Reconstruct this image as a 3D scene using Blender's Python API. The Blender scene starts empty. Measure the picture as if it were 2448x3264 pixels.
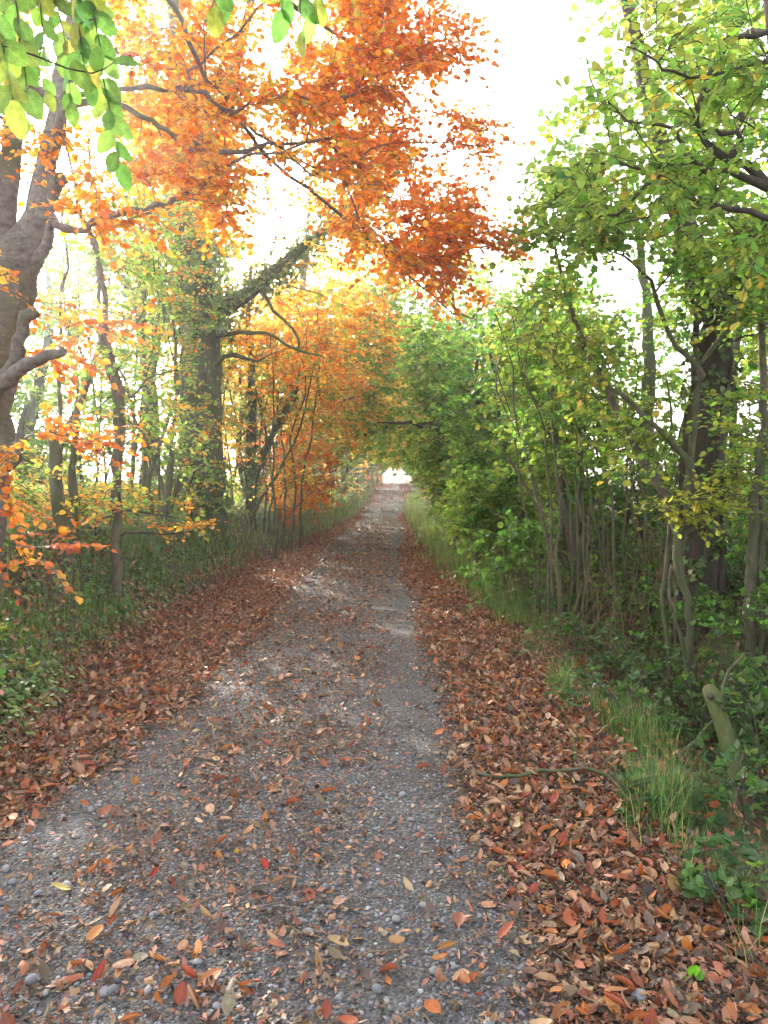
import bpy, math
import numpy as np
from mathutils import Vector

scene = bpy.context.scene
col = scene.collection

# ------------------------------------------------------------------ camera, sky, sun, exposure
FPX, VX, VY, EYE = 2513.0, 1262.0, 1535.0, 1.55      # focal length, vanishing point (photo pixels), eye height
cd = bpy.data.cameras.new("camera")
cam = bpy.data.objects.new("camera", cd)
col.objects.link(cam)
cam.location = (0, 0, EYE)
cam.rotation_euler = (math.radians(90), 0, 0)
cd.sensor_fit = 'AUTO'
cd.sensor_width = 36.0
cd.lens = FPX / 3264.0 * 36.0
cd.shift_x = -(VX - 1224.0) / 3264.0
cd.shift_y = -(1632.0 - VY) / 3264.0
cd.clip_start = 0.05
cd.clip_end = 3000.0
scene.camera = cam

SUN = Vector((-0.50, 1.0, 0.42)).normalized()
SUN_EL = math.asin(SUN.z)
world = bpy.data.worlds.new("World")
scene.world = world
world.use_nodes = True
wn = world.node_tree
wn.nodes.clear()
sky = wn.nodes.new("ShaderNodeTexSky")
sky.sky_type = 'NISHITA'
sky.sun_disc = False
sky.sun_elevation = SUN_EL
sky.sun_rotation = math.atan2(SUN.x, SUN.y)
sky.air_density = 1.0
sky.dust_density = 5.0
sky.ozone_density = 1.0
bgn = wn.nodes.new("ShaderNodeBackground")
bgn.inputs["Strength"].default_value = 0.15
wo = wn.nodes.new("ShaderNodeOutputWorld")
pale = wn.nodes.new("ShaderNodeHueSaturation")      # bright veil of thin cloud
pale.inputs["Saturation"].default_value = 0.45
wn.links.new(sky.outputs[0], pale.inputs['Color'])
wn.links.new(pale.outputs[0], bgn.inputs[0])
wn.links.new(bgn.outputs[0], wo.inputs[0])

sl = bpy.data.lights.new("sun", 'SUN')
sl.energy = 2.1
sl.angle = math.radians(0.6)
sl.color = (1.0, 0.95, 0.87)
so = bpy.data.objects.new("sun", sl)
col.objects.link(so)
so.rotation_euler = SUN.to_track_quat('Z', 'Y').to_euler()

scene.view_settings.view_transform = 'Standard'
scene.view_settings.look = 'None'
scene.view_settings.exposure = 2.8
scene.view_settings.gamma = 1.0
scene.render.engine = 'CYCLES'
cy = scene.cycles
cy.max_bounces = 7
cy.diffuse_bounces = 4
cy.glossy_bounces = 2
cy.transmission_bounces = 6
cy.transparent_max_bounces = 4
cy.caustics_reflective = False
cy.caustics_refractive = False
cy.use_denoising = True
cy.denoising_prefilter = 'NONE'
cy.sample_clamp_indirect = 3.0
scene.render.filter_size = 1.3

# ------------------------------------------------------------------ small helpers
RNG = np.random.default_rng(7)


def at(px, py, Y):
    """A point of the place from a photo pixel and its distance down the lane."""
    return ((px - VX) / FPX * Y, Y, EYE - (py - VY) / FPX * Y)


def norm(a):
    return a / np.maximum(np.linalg.norm(a, axis=-1, keepdims=True), 1e-9)


def smooth(x):
    x = np.clip(x, 0, 1)
    return x * x * (3 - 2 * x)


def _hash(i, j, s):
    v = np.sin(i * 127.1 + j * 311.7 + s * 74.7) * 43758.5453
    return v - np.floor(v)


def vnoise(x, y, s=0):
    xi, yi = np.floor(x), np.floor(y)
    fx, fy = smooth(x - xi), smooth(y - yi)
    a, b = _hash(xi, yi, s), _hash(xi + 1, yi, s)
    c, d = _hash(xi, yi + 1, s), _hash(xi + 1, yi + 1, s)
    return (a * (1 - fx) + b * fx) * (1 - fy) + (c * (1 - fx) + d * fx) * fy


def fbm(x, y, s=0, o=4):
    t, a, f = 0, .5, 1.
    for k in range(o):
        t = t + a * vnoise(x * f, y * f, s + k)
        a *= .5
        f *= 2.03
    return t


_YL = [0, 4, 6.3, 9, 15, 22, 34, 60, 90, 200]
_XL = [-2.0, -1.95, -2.4, -2.5, -2.65, -2.35, -1.85, -1.95, -1.75, -1.7]
_YR = [0, 2.8, 3.5, 4.6, 8.4, 13.2, 18, 27, 34, 60, 90, 200]
_XR = [1.35, 1.25, 1.12, 1.17, 1.28, 1.02, .93, .85, .68, 1.25, 1.4, 1.4]


def XL(Y):
    return np.interp(Y, _YL, _XL) + 0.12 * (vnoise(Y * 0.9, Y * 0, 3) - .5)


def XR(Y):
    return np.interp(Y, _YR, _XR) + 0.12 * (vnoise(Y * 1.1, Y * 0, 9) - .5)


def base_z(Y):
    return 1.28 * smooth((Y - 33) / 62.0) - 2.5 * smooth((Y - 96) / 60.0)


def height(X, Y):
    X, Y = np.asarray(X, float), np.asarray(Y, float)
    z = base_z(Y)
    u = XL(Y) - X
    v = X - XR(Y)
    bh = np.interp(Y, [-10, 2, 4.5, 7, 12, 22, 40, 80, 100, 130], [.35, .4, .85, 1.0, .95, .8, .55, .45, .15, 0])
    left = bh * smooth((u + .05) / np.interp(Y, [5, 7, 9.5], [1.35, 1.2, .8])) + .12 * np.clip(u, 0, 2) * (fbm(X * 1.3, Y * 1.3, 5) - .45) * 1.6
    dd = np.interp(Y, [-10, 3, 5, 20, 40, 95, 130], [.18, .2, .3, .3, .15, .1, 0])
    bk = np.interp(Y, [-10, 3, 8, 30, 95, 130], [.3, .35, .55, .6, .45, 0])
    right = -dd * smooth((v - .25) / .55) + (dd + bk) * smooth((v - 1.0) / 1.3) + .1 * np.clip(v - .2, 0, 2) * (fbm(X * 1.4, Y * 1.4, 15) - .45) * 1.5
    z = z + np.where(u > 0, left, 0) + np.where(v > 0, right, 0)
    cross = np.where((u < 0) & (v < 0), .05 * smooth(-u / 1.2) * smooth(-v / 1.2), 0)
    z = z + cross + .025 * (fbm(X * 2.2, Y * 2.2, 21) - .5)
    return z


def slope_normal(X, Y):
    e = .08
    zx = (height(X + e, Y) - height(X - e, Y)) / (2 * e)
    zy = (height(X, Y + e) - height(X, Y - e)) / (2 * e)
    return norm(np.stack([-zx, -zy, np.ones_like(zx)], -1))


# ------------------------------------------------------------------ mesh buffers
class MB:
    def __init__(self):
        self.v, self.f, self.c, self.uv, self.n = [], [], [], [], 0

    def add(self, v, f, c=None, uv=None):
        v = np.asarray(v, np.float32).reshape(-1, 3)
        f = np.asarray(f, np.int64)
        if len(f) == 0:
            return
        self.v.append(v)
        self.f.append(f + self.n)
        self.c.append(np.ones((len(f), 3)) * .2 if c is None else np.asarray(c, float).reshape(-1, 3))
        self.uv.append(np.zeros((len(v), 2)) if uv is None else np.asarray(uv).reshape(-1, 2))
        self.n += len(v)

    def mesh(self, name, mat, smooth_shade=False, cols=True, uv=False):
        me = bpy.data.meshes.new(name)
        V = np.concatenate(self.v)
        me.vertices.add(len(V))
        me.vertices.foreach_set("co", V.astype(np.float32).ravel())
        li = np.concatenate([f.ravel() for f in self.f]).astype(np.int32)
        sizes = np.concatenate([np.full(len(f), f.shape[1]) for f in self.f])
        start = np.concatenate([[0], np.cumsum(sizes)[:-1]]).astype(np.int32)
        me.loops.add(len(li))
        me.loops.foreach_set("vertex_index", li)
        me.polygons.add(len(sizes))
        me.polygons.foreach_set("loop_start", start)
        me.polygons.foreach_set("use_smooth", np.full(len(sizes), smooth_shade))
        if cols:
            C = np.concatenate(self.c)
            a = me.attributes.new('leafcol', 'FLOAT_COLOR', 'FACE')
            a.data.foreach_set('color', np.concatenate([C, np.ones((len(C), 1))], 1).astype(np.float32).ravel())
        if uv:
            U = np.concatenate(self.uv)
            l = me.uv_layers.new(name='luv')
            l.data.foreach_set('uv', U[li].astype(np.float32).ravel())
        me.update(calc_edges=True)
        if mat:
            me.materials.append(mat)
        return me

    def build(self, name, mat, parent=None, **k):
        if not self.f:
            return None
        o = bpy.data.objects.new(name, self.mesh(name, mat, **k))
        col.objects.link(o)
        if parent:
            o.parent = parent
            o.location = -Vector(parent.location)
        return o


def tag(o, label=None, cat=None, group=None, kind=None):
    if label:
        o['label'] = label
    if cat:
        o['category'] = cat
    if group:
        o['group'] = group
    if kind:
        o['kind'] = kind
    return o


def empty(name, loc, label, cat, group=None):
    o = bpy.data.objects.new(name, None)
    o.empty_display_size = .2
    o.location = loc
    col.objects.link(o)
    return tag(o, label, cat, group)


def copy_tree(o, parent=None):
    c = o.copy()
    col.objects.link(c)
    if parent:
        c.parent = parent
    for ch in list(o.children):
        copy_tree(ch, c)
    return c


def tube(mb, P, R, S=6, c=None):
    """One tapered tube along the polyline P with radii R."""
    P, R = np.asarray(P, float), np.asarray(R, float)
    K = len(P)
    T = norm(np.gradient(P, axis=0))
    ref = np.array([0., 0, 1]) if abs(T[:, 2]).mean() < .8 else np.array([1., .2, 0])
    A = norm(np.cross(T, ref))
    B = np.cross(T, A)
    an = np.arange(S) * 2 * np.pi / S
    V = P[:, None] + R[:, None, None] * (np.cos(an)[None, :, None] * A[:, None] + np.sin(an)[None, :, None] * B[:, None])
    i, j = np.meshgrid(np.arange(K - 1), np.arange(S), indexing='ij')
    f = np.stack([i * S + j, i * S + (j + 1) % S, (i + 1) * S + (j + 1) % S, (i + 1) * S + j], -1).reshape(-1, 4)
    mb.add(V, f, None if c is None else np.tile(c, (len(f), 1)))
    mb.add(np.concatenate([V[0], V[-1]]), np.array([list(range(S))[::-1], list(range(S, 2 * S))]),
           None if c is None else np.tile(c, (2, 1)))


def tubes(mb, P, R, S=3, c=None):
    """Many thin tubes at once. P (N,K,3), R (N,K)."""
    N, K = P.shape[:2]
    if N == 0:
        return
    T = norm(np.gradient(P, axis=1))
    A = norm(np.cross(T, np.array([.13, .27, 1.0])))
    B = np.cross(T, A)
    an = np.arange(S) * 2 * np.pi / S
    V = P[:, :, None] + R[:, :, None, None] * (np.cos(an)[:, None] * A[:, :, None] + np.sin(an)[:, None] * B[:, :, None])
    i, j = np.meshgrid(np.arange(K - 1), np.arange(S), indexing='ij')
    f = np.stack([i * S + j, i * S + (j + 1) % S, (i + 1) * S + (j + 1) % S, (i + 1) * S + j], -1).reshape(-1, 4)
    F = (np.arange(N)[:, None, None] * K * S + f[None]).reshape(-1, 4)
    mb.add(V, F, None if c is None else np.repeat(c, len(f), 0))


LEAF = (np.array([[0, 0, 0], [.28, .40, .10], [.68, .36, .09], [1, 0, -.05], [.68, -.36, .09], [.28, -.40, .10]]),
        np.array([[0, 3, 2, 1], [0, 5, 4, 3]]))
LOBED = (np.array([[0, 0, 0], [-.1, .38, .05], [.38, .56, .08], [.52, .24, .02], [1, 0, -.08], [.52, -.24, .02], [.38, -.56, .08], [-.1, -.38, .05]]),
         np.array([[0, 3, 2, 1], [0, 5, 4, 3], [0, 7, 6, 5]]))
RHOMB = (np.array([[0, 0, 0], [.45, .42, .06], [1, 0, 0], [.45, -.42, .06]]), np.array([[0, 3, 2, 1]]))


def leaves(mb, pos, d, n, L, colr, tpl=LEAF, width=1.0):
    """Many simple leaves. pos, d, n (N,3), L (N,), colr (N,3)."""
    T, F = tpl
    d = norm(d)
    s = norm(np.cross(n, d))
    n = np.cross(d, s)
    w = T[:, 1][None, :, None] * width
    V = pos[:, None] + L[:, None, None] * (T[:, 0][None, :, None] * d[:, None] + w * s[:, None] + T[:, 2][None, :, None] * n[:, None])
    FF = (np.arange(len(pos))[:, None, None] * len(T) + F[None]).reshape(-1, F.shape[1])
    mb.add(V, FF, np.repeat(colr, len(F), 0))


def det_leaves(mb, pos, d, n, L, aspect, curl, fold, colr, nu=6, nv=5, ripple=0.0, serr=0.0, torn=0.0):
    """Detailed leaves on a grid: curl along the leaf and fold across it per leaf."""
    N = len(pos)
    d = norm(d)
    s = norm(np.cross(n, d))
    n = np.cross(d, s)
    u = np.linspace(0, 1, nu)
    v = np.linspace(-1, 1, nv)
    w = np.sin(np.pi * np.clip(u, .012, .985) ** .88) ** .62 * .5
    w = w + serr * np.where(np.arange(nu) % 2, 1, -1) * (w > .1)
    W = aspect[:, None, None] * w[None, :, None]
    th = curl[:, None, None]
    ph = fold[:, None, None]
    a = th * u[None, :, None]
    ths = np.where(np.abs(th) < .02, .02, th)
    ax = np.sin(ths * u[None, :, None]) / ths
    az = (1 - np.cos(ths * u[None, :, None])) / ths
    phs = np.where(np.abs(ph) < .02, .02, ph)
    sy = W * np.sin(phs * v[None, None, :]) / phs
    sz = W * (1 - np.cos(phs * v[None, None, :])) / phs + ripple * np.sin(u[None, :, None] * 9 * np.pi + np.abs(v[None, None, :]) * 2.) * np.abs(v[None, None, :])
    cu, su = np.cos(a), np.sin(a)
    X = ax - sz * su
    Z = az + sz * cu
    V = pos[:, None, None] + L[:, None, None, None] * (X[..., None] * d[:, None, None] + sy[..., None] * s[:, None, None] + Z[..., None] * n[:, None, None])
    i, j = np.meshgrid(np.arange(nu - 1), np.arange(nv - 1), indexing='ij')
    f = np.stack([i * nv + j, (i + 1) * nv + j, (i + 1) * nv + j + 1, i * nv + j + 1], -1).reshape(-1, 4)
    F = (np.arange(N)[:, None, None] * nu * nv + f[None]).reshape(-1, 4)
    FC = np.repeat(colr, len(f), 0)
    if torn > 0:
        keep = RNG.random(len(F)) > torn
        F, FC = F[keep], FC[keep]
    uv = np.stack(np.broadcast_arrays(u[None, :, None] + np.zeros((N, 1, 1)), v[None, None, :] + np.zeros((N, 1, 1))), -1)
    mb.add(V, F, FC, uv)


def pick(pal, n, rng, jit=.18):
    pal = np.asarray(pal, float)
    c = pal[rng.integers(0, len(pal), n)]
    c = c * (1 + jit * rng.normal(size=(n, 1))) * (1 + .08 * rng.normal(size=(n, 3)))
    return np.clip(c, .004, .85)


# ------------------------------------------------------------------ materials
def new_mat(name):
    m = bpy.data.materials.new(name)
    m.use_nodes = True
    nt = m.node_tree
    nt.nodes.clear()
    out = nt.nodes.new("ShaderNodeOutputMaterial")
    return m, nt, out


def node(nt, t, **k):
    n = nt.nodes.new(t)
    for a, b in k.items():
        if a in n.inputs:
            n.inputs[a].default_value = b
        else:
            setattr(n, a, b)
    return n


def ramp(nt, fac, stops):
    r = nt.nodes.new("ShaderNodeValToRGB")
    e = r.color_ramp.elements
    while len(e) < len(stops):
        e.new(.5)
    for k, (p, c) in enumerate(stops):
        e[k].position = p
        e[k].color = (*c, 1) if len(c) == 3 else c
    nt.links.new(fac, r.inputs[0])
    return r.outputs[0]


def mixc(nt, fac, a, b, mode='MIX'):
    m = nt.nodes.new("ShaderNodeMix")
    m.data_type = 'RGBA'
    m.blend_type = mode
    for sock, val in ((m.inputs[0], fac), (m.inputs[6], a), (m.inputs[7], b)):
        if hasattr(val, 'links'):
            nt.links.new(val, sock)
        elif isinstance(val, (int, float)):
            sock.default_value = val
        else:
            sock.default_value = (*val, 1)
    return m.outputs[2]


def leaf_mat(name, trans=.5, rough=.45, spec=.35, tval=1.6, veins=False, mott=30.0):
    m, nt, out = new_mat(name)
    at_ = node(nt, "ShaderNodeAttribute", attribute_name='leafcol')
    tc = nt.nodes.new("ShaderNodeTexCoord")
    nz = node(nt, "ShaderNodeTexNoise", Scale=mott, Detail=3.0)
    nt.links.new(tc.outputs['Object'], nz.inputs['Vector'])
    c = mixc(nt, 1.0, at_.outputs['Color'], ramp(nt, nz.outputs[0], [(.3, (.72, .70, .66)), (.7, (1.18, 1.16, 1.1))]), 'MULTIPLY')
    bump = None
    if veins:
        uv = node(nt, "ShaderNodeUVMap", uv_map='luv')
        sp = nt.nodes.new("ShaderNodeSeparateXYZ")
        nt.links.new(uv.outputs[0], sp.inputs[0])
        ab = node(nt, "ShaderNodeMath", operation='ABSOLUTE')
        nt.links.new(sp.outputs[1], ab.inputs[0])
        ma = node(nt, "ShaderNodeMath", operation='MULTIPLY_ADD')
        nt.links.new(ab.outputs[0], ma.inputs[0])
        ma.inputs[1].default_value = -.22
        nt.links.new(sp.outputs[0], ma.inputs[2])
        fr = node(nt, "ShaderNodeMath", operation='MULTIPLY')
        nt.links.new(ma.outputs[0], fr.inputs[0])
        fr.inputs[1].default_value = 9.0
        f2 = node(nt, "ShaderNodeMath", operation='PINGPONG')
        nt.links.new(fr.outputs[0], f2.inputs[0])
        f2.inputs[1].default_value = .5
        vein = ramp(nt, f2.outputs[0], [(0.0, (1, 1, 1)), (.13, (0, 0, 0))])
        mid = ramp(nt, ab.outputs[0], [(0.03, (1, 1, 1)), (.1, (0, 0, 0))])
        vm = mixc(nt, 1.0, vein, mid, 'LIGHTEN')
        vc = mixc(nt, 1.0, c, (1.28, 1.22, 1.15), 'MULTIPLY')
        c2 = mixc(nt, vm, c, vc)
        c = c2
        bump = node(nt, "ShaderNodeBump", Strength=.35, Distance=.002)
        nt.links.new(vm, bump.inputs['Height'])
    p = node(nt, "ShaderNodeBsdfPrincipled", Roughness=rough)
    p.inputs['Specular IOR Level'].default_value = spec
    nt.links.new(c, p.inputs['Base Color'])
    if bump:
        nt.links.new(bump.outputs[0], p.inputs['Normal'])
    hs = node(nt, "ShaderNodeHueSaturation", Saturation=1.03, Value=tval)
    nt.links.new(c, hs.inputs['Color'])
    tr = nt.nodes.new("ShaderNodeBsdfTranslucent")
    nt.links.new(hs.outputs[0], tr.inputs['Color'])
    mx = node(nt, "ShaderNodeMixShader")
    mx.inputs[0].default_value = trans
    nt.links.new(p.outputs[0], mx.inputs[1])
    nt.links.new(tr.outputs[0], mx.inputs[2])
    nt.links.new(mx.outputs[0], out.inputs[0])
    return m


def bark_mat(name, dark, light, moss=None, scale=9.0, stretch=.25, mossy=.5, bumpd=.02):
    m, nt, out = new_mat(name)
    tc = nt.nodes.new("ShaderNodeTexCoord")
    mp = nt.nodes.new("ShaderNodeMapping")
    mp.inputs['Scale'].default_value = (1, 1, stretch)
    nt.links.new(tc.outputs['Object'], mp.inputs[0])
    n1 = node(nt, "ShaderNodeTexNoise", Scale=scale, Detail=6.0, Roughness=.65)
    nt.links.new(mp.outputs[0], n1.inputs['Vector'])
    c = ramp(nt, n1.outputs[0], [(.3, dark), (.68, light)])
    n2 = node(nt, "ShaderNodeTexNoise", Scale=2.3, Detail=5.0)
    nt.links.new(tc.outputs['Object'], n2.inputs['Vector'])
    if moss:
        f = ramp(nt, n2.outputs[0], [(mossy - .08, (0, 0, 0)), (mossy + .14, (.85, .85, .85))])
        c = mixc(nt, f, c, moss)
    n3 = node(nt, "ShaderNodeTexNoise", Scale=40.0, Detail=3.0)
    nt.links.new(tc.outputs['Object'], n3.inputs['Vector'])
    lich = ramp(nt, n3.outputs[0], [(.62, (0, 0, 0)), (.72, (.5, .5, .5))])
    c = mixc(nt, lich, c, (light[0] * 1.5, light[1] * 1.5, light[2] * 1.4))
    p = node(nt, "ShaderNodeBsdfPrincipled", Roughness=.85)
    p.inputs['Specular IOR Level'].default_value = .2
    nt.links.new(c, p.inputs['Base Color'])
    b = node(nt, "ShaderNodeBump", Strength=.7, Distance=bumpd)
    nt.links.new(n1.outputs[0], b.inputs['Height'])
    nt.links.new(b.outputs[0], p.inputs['Normal'])
    nt.links.new(p.outputs[0], out.inputs[0])
    return m


M_LEAF = leaf_mat("leaf_translucent", .55, tval=1.75)
M_LEAFV = leaf_mat("leaf_veined", .5, veins=True, mott=60, rough=.4)
M_IVY = leaf_mat("leaf_glossy", .15, rough=.32, spec=.5, tval=1.3)
M_LITTER = leaf_mat("leaf_fallen", .15, rough=.5, spec=.4, tval=1.2, veins=True, mott=45)
M_GRASS = leaf_mat("grass_blade", .35, rough=.4, spec=.4, tval=1.4)
M_BEECH = bark_mat("bark_beech", (.085, .074, .066), (.23, .2, .175), (.12, .135, .065), 16, 1.7, .54, .012)
M_GREENBARK = bark_mat("bark_algae", (.07, .07, .04), (.15, .145, .085), (.08, .10, .03), 7, .6, .48, .012)
M_HAZEL = bark_mat("bark_hazel", (.075, .06, .042), (.19, .155, .105), (.10, .12, .05), 22, .5, .52, .008)
M_DARK = bark_mat("bark_dark", (.045, .034, .027), (.12, .09, .07), (.06, .07, .03), 10, .12, .6, .03)
M_TWIG = bark_mat("bark_twig", (.06, .045, .035), (.13, .10, .08), None, 14, .5)
M_DRY = bark_mat("dry_stem", (.14, .09, .05), (.32, .23, .13), None, 20, .3)
M_LOG = bark_mat("bark_log", (.06, .05, .026), (.21, .18, .095), (.10, .125, .035), 30, .2, .45, .02)

# ------------------------------------------------------------------ ground and lane
def soil_material():
    m, nt, out = new_mat("soil")
    tc = nt.nodes.new("ShaderNodeTexCoord")
    n1 = node(nt, "ShaderNodeTexNoise", Scale=1.1, Detail=6.0)
    n2 = node(nt, "ShaderNodeTexNoise", Scale=35.0, Detail=5.0)
    v = node(nt, "ShaderNodeTexVoronoi", Scale=26.0)
    for n in (n1, n2, v):
        nt.links.new(tc.outputs['Object'], n.inputs['Vector'])
    earth = ramp(nt, n2.outputs[0], [(.3, (.022, .016, .011)), (.7, (.085, .058, .036))])
    lit = mixc(nt, .75, v.outputs['Color'], (.16, .06, .022), 'MULTIPLY')
    lit = mixc(nt, .8, lit, (.11, .05, .022))
    f1 = ramp(nt, n2.outputs[0], [(.42, (0, 0, 0)), (.55, (1, 1, 1))])
    c = mixc(nt, f1, earth, lit)
    g = mixc(nt, n2.outputs[0], (.03, .05, .012), (.10, .13, .035))
    f2 = ramp(nt, n1.outputs[0], [(.46, (0, 0, 0)), (.58, (.8, .8, .8))])
    c = mixc(nt, f2, c, g)
    sp = nt.nodes.new("ShaderNodeSeparateXYZ")
    nt.links.new(tc.outputs['Object'], sp.inputs[0])
    fy = node(nt, "ShaderNodeMapRange")
    nt.links.new(sp.outputs[1], fy.inputs[0])
    fy.inputs[1].default_value, fy.inputs[2].default_value = 98, 104
    c = mixc(nt, fy.outputs[0], c, mixc(nt, n2.outputs[0], (.34, .33, .2), (.5, .47, .3)))
    p = node(nt, "ShaderNodeBsdfPrincipled", Roughness=.9)
    nt.links.new(c, p.inputs['Base Color'])
    b = node(nt, "ShaderNodeBump", Strength=.8, Distance=.03)
    nt.links.new(n2.outputs[0], b.inputs['Height'])
    nt.links.new(b.outputs[0], p.inputs['Normal'])
    nt.links.new(p.outputs[0], out.inputs[0])
    return m


def grid_mesh(name, X, Y, Z, mat, soil=None):
    ny, nx = X.shape
    me = bpy.data.meshes.new(name)
    V = np.stack([X, Y, Z], -1).reshape(-1, 3)
    i, j = np.meshgrid(np.arange(ny - 1), np.arange(nx - 1), indexing='ij')
    F = np.stack([i * nx + j, i * nx + j + 1, (i + 1) * nx + j + 1, (i + 1) * nx + j], -1).reshape(-1, 4)
    mb = MB()
    mb.add(V, F)
    me = mb.mesh(name, mat, smooth_shade=True, cols=False)
    if soil is not None:
        a = me.attributes.new('soil', 'FLOAT', 'POINT')
        a.data.foreach_set('value', soil.astype(np.float32).ravel())
    o = bpy.data.objects.new(name, me)
    col.objects.link(o)
    return o


gy = np.concatenate([np.linspace(-60, -3, 12), np.arange(-2.5, 14, .09), np.arange(14, 34, .22), np.arange(34, 120, 1.0), np.linspace(122, 260, 20), [400, 700]])
gx = np.concatenate([[-500, -200], np.linspace(-90, -8, 18), np.arange(-7.5, -4.4, .3), np.arange(-4.4, 4.5, .08), np.arange(4.6, 8, .35), np.linspace(9, 90, 18), [200, 500]])
GX, GY = np.meshgrid(gx, gy)
GZ = height(GX, GY)
tag(grid_mesh("ground", GX, GY, GZ, soil_material()), kind='structure')


def track(X, Y):
    """The two worn wheel lines: 1 on the line, 0 away from it."""
    w = .10 * (fbm(Y * .5, Y * 0, 51) - .5)
    a = np.exp(-((X - .08 - w) / .21) ** 2)
    b = .8 * np.exp(-((X + 1.42 - w) / .2) ** 2) * smooth((9 - Y) / 4)
    return np.maximum(a, b)


def litter_density(X, Y):
    """How thickly fallen leaves lie: 1 = nothing else to be seen."""
    u, v = X - XL(Y), XR(Y) - X
    wr = np.interp(Y, [2, 3, 6, 10, 16, 30], [.95, .9, .95, 1.05, .85, .6])
    wl = np.interp(Y, [2, 4, 6, 9, 16, 30], [.15, .35, .9, 1.25, 1.1, .6])
    wob = .35 * (fbm(X * .9, Y * .7, 31) - .5)
    r = smooth((wr - v + wob) / .42 + .5)
    l = smooth((wl - u + wob) / .5 + .5)
    mid = np.interp(Y, [2, 5, 7, 10, 14, 26, 30, 38, 45, 60, 95], [.18, .15, .15, .18, .24, .28, .13, .10, .30, .45, .35])
    mid = mid * (.45 + 1.1 * fbm(X * 1.6, Y * .8, 41)) * (1 - .8 * track(X, Y))
    cap = np.interp(Y, [5, 9, 30], [1, .82, .7])
    return np.clip(np.maximum(np.maximum(r, l) * cap, mid), 0, 1)


def lane_material():
    m, nt, out = new_mat("gravel_surface")
    tc = nt.nodes.new("ShaderNodeTexCoord")
    at_ = node(nt, "ShaderNodeAttribute", attribute_name='soil')
    v1 = node(nt, "ShaderNodeTexVoronoi", Scale=75.0)
    v2 = node(nt, "ShaderNodeTexVoronoi", Scale=190.0)
    n1 = node(nt, "ShaderNodeTexNoise", Scale=2.0, Detail=6.0)
    n2 = node(nt, "ShaderNodeTexNoise", Scale=60.0, Detail=4.0)
    for n in (v1, v2, n1, n2):
        nt.links.new(tc.outputs['Object'], n.inputs['Vector'])
    bw = nt.nodes.new("ShaderNodeSeparateColor")
    nt.links.new(v1.outputs['Color'], bw.inputs[0])
    s1 = ramp(nt, bw.outputs[0], [(0, (.035, .034, .033)), (.5, (.085, .084, .083)), (.85, (.15, .15, .152)), (1, (.26, .25, .24))])
    bw2 = nt.nodes.new("ShaderNodeSeparateColor")
    nt.links.new(v2.outputs['Color'], bw2.inputs[0])
    s2 = ramp(nt, bw2.outputs[1], [(0, (.03, .028, .026)), (1, (.13, .127, .123))])
    c = mixc(nt, ramp(nt, n2.outputs[0], [(.45, (0, 0, 0)), (.55, (1, 1, 1))]), s1, s2)
    dirt = mixc(nt, n2.outputs[0], (.03, .024, .019), (.10, .08, .065))
    f = ramp(nt, n1.outputs[0], [(.5, (0, 0, 0)), (.66, (.75, .75, .75))])
    c = mixc(nt, f, c, dirt)
    c = mixc(nt, at_.outputs['Fac'], c, mixc(nt, n2.outputs[0], (.03, .02, .014), (.12, .07, .045)))
    p = node(nt, "ShaderNodeBsdfPrincipled", Roughness=.75)
    p.inputs['Specular IOR Level'].default_value = .35
    nt.links.new(c, p.inputs['Base Color'])
    mh = node(nt, "ShaderNodeMath", operation='MULTIPLY_ADD')
    nt.links.new(v1.outputs['Distance'], mh.inputs[0])
    mh.inputs[1].default_value = -1.0
    nt.links.new(v2.outputs['Distance'], mh.inputs[2])
    b = node(nt, "ShaderNodeBump", Strength=1.0, Distance=.012)
    nt.links.new(v1.outputs['Distance'], b.inputs['Height'])
    b.invert = True
    b2 = node(nt, "ShaderNodeBump", Strength=.6, Distance=.02)
    nt.links.new(n2.outputs[0], b2.inputs['Height'])
    nt.links.new(b.outputs[0], b2.inputs['Normal'])
    nt.links.new(b2.outputs[0], p.inputs['Normal'])
    nt.links.new(p.outputs[0], out.inputs[0])
    return m


ly = np.concatenate([np.arange(-2, 9, .05), np.arange(9, 20, .12), np.arange(20, 97, .4)])
lt = np.linspace(0, 1, 90)
LY, LT = np.meshgrid(ly, lt, indexing='ij')
LX = (XL(LY) - .22) * (1 - LT) + (XR(LY) + .08) * LT
edge = np.minimum(LT, 1 - LT)
LZ = height(LX, LY) + .016 * smooth(edge / .05) - .012 * smooth(1 - edge / .03) + .012 * (fbm(LX * 9, LY * 9, 61) - .5) * smooth(edge / .05)
tag(grid_mesh("lane", LX, LY, LZ, lane_material(), .95 * smooth(litter_density(LX, LY) * 1.1)), kind='structure')


def lane_z(X, Y):
    return height(X, Y) + .016


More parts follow.
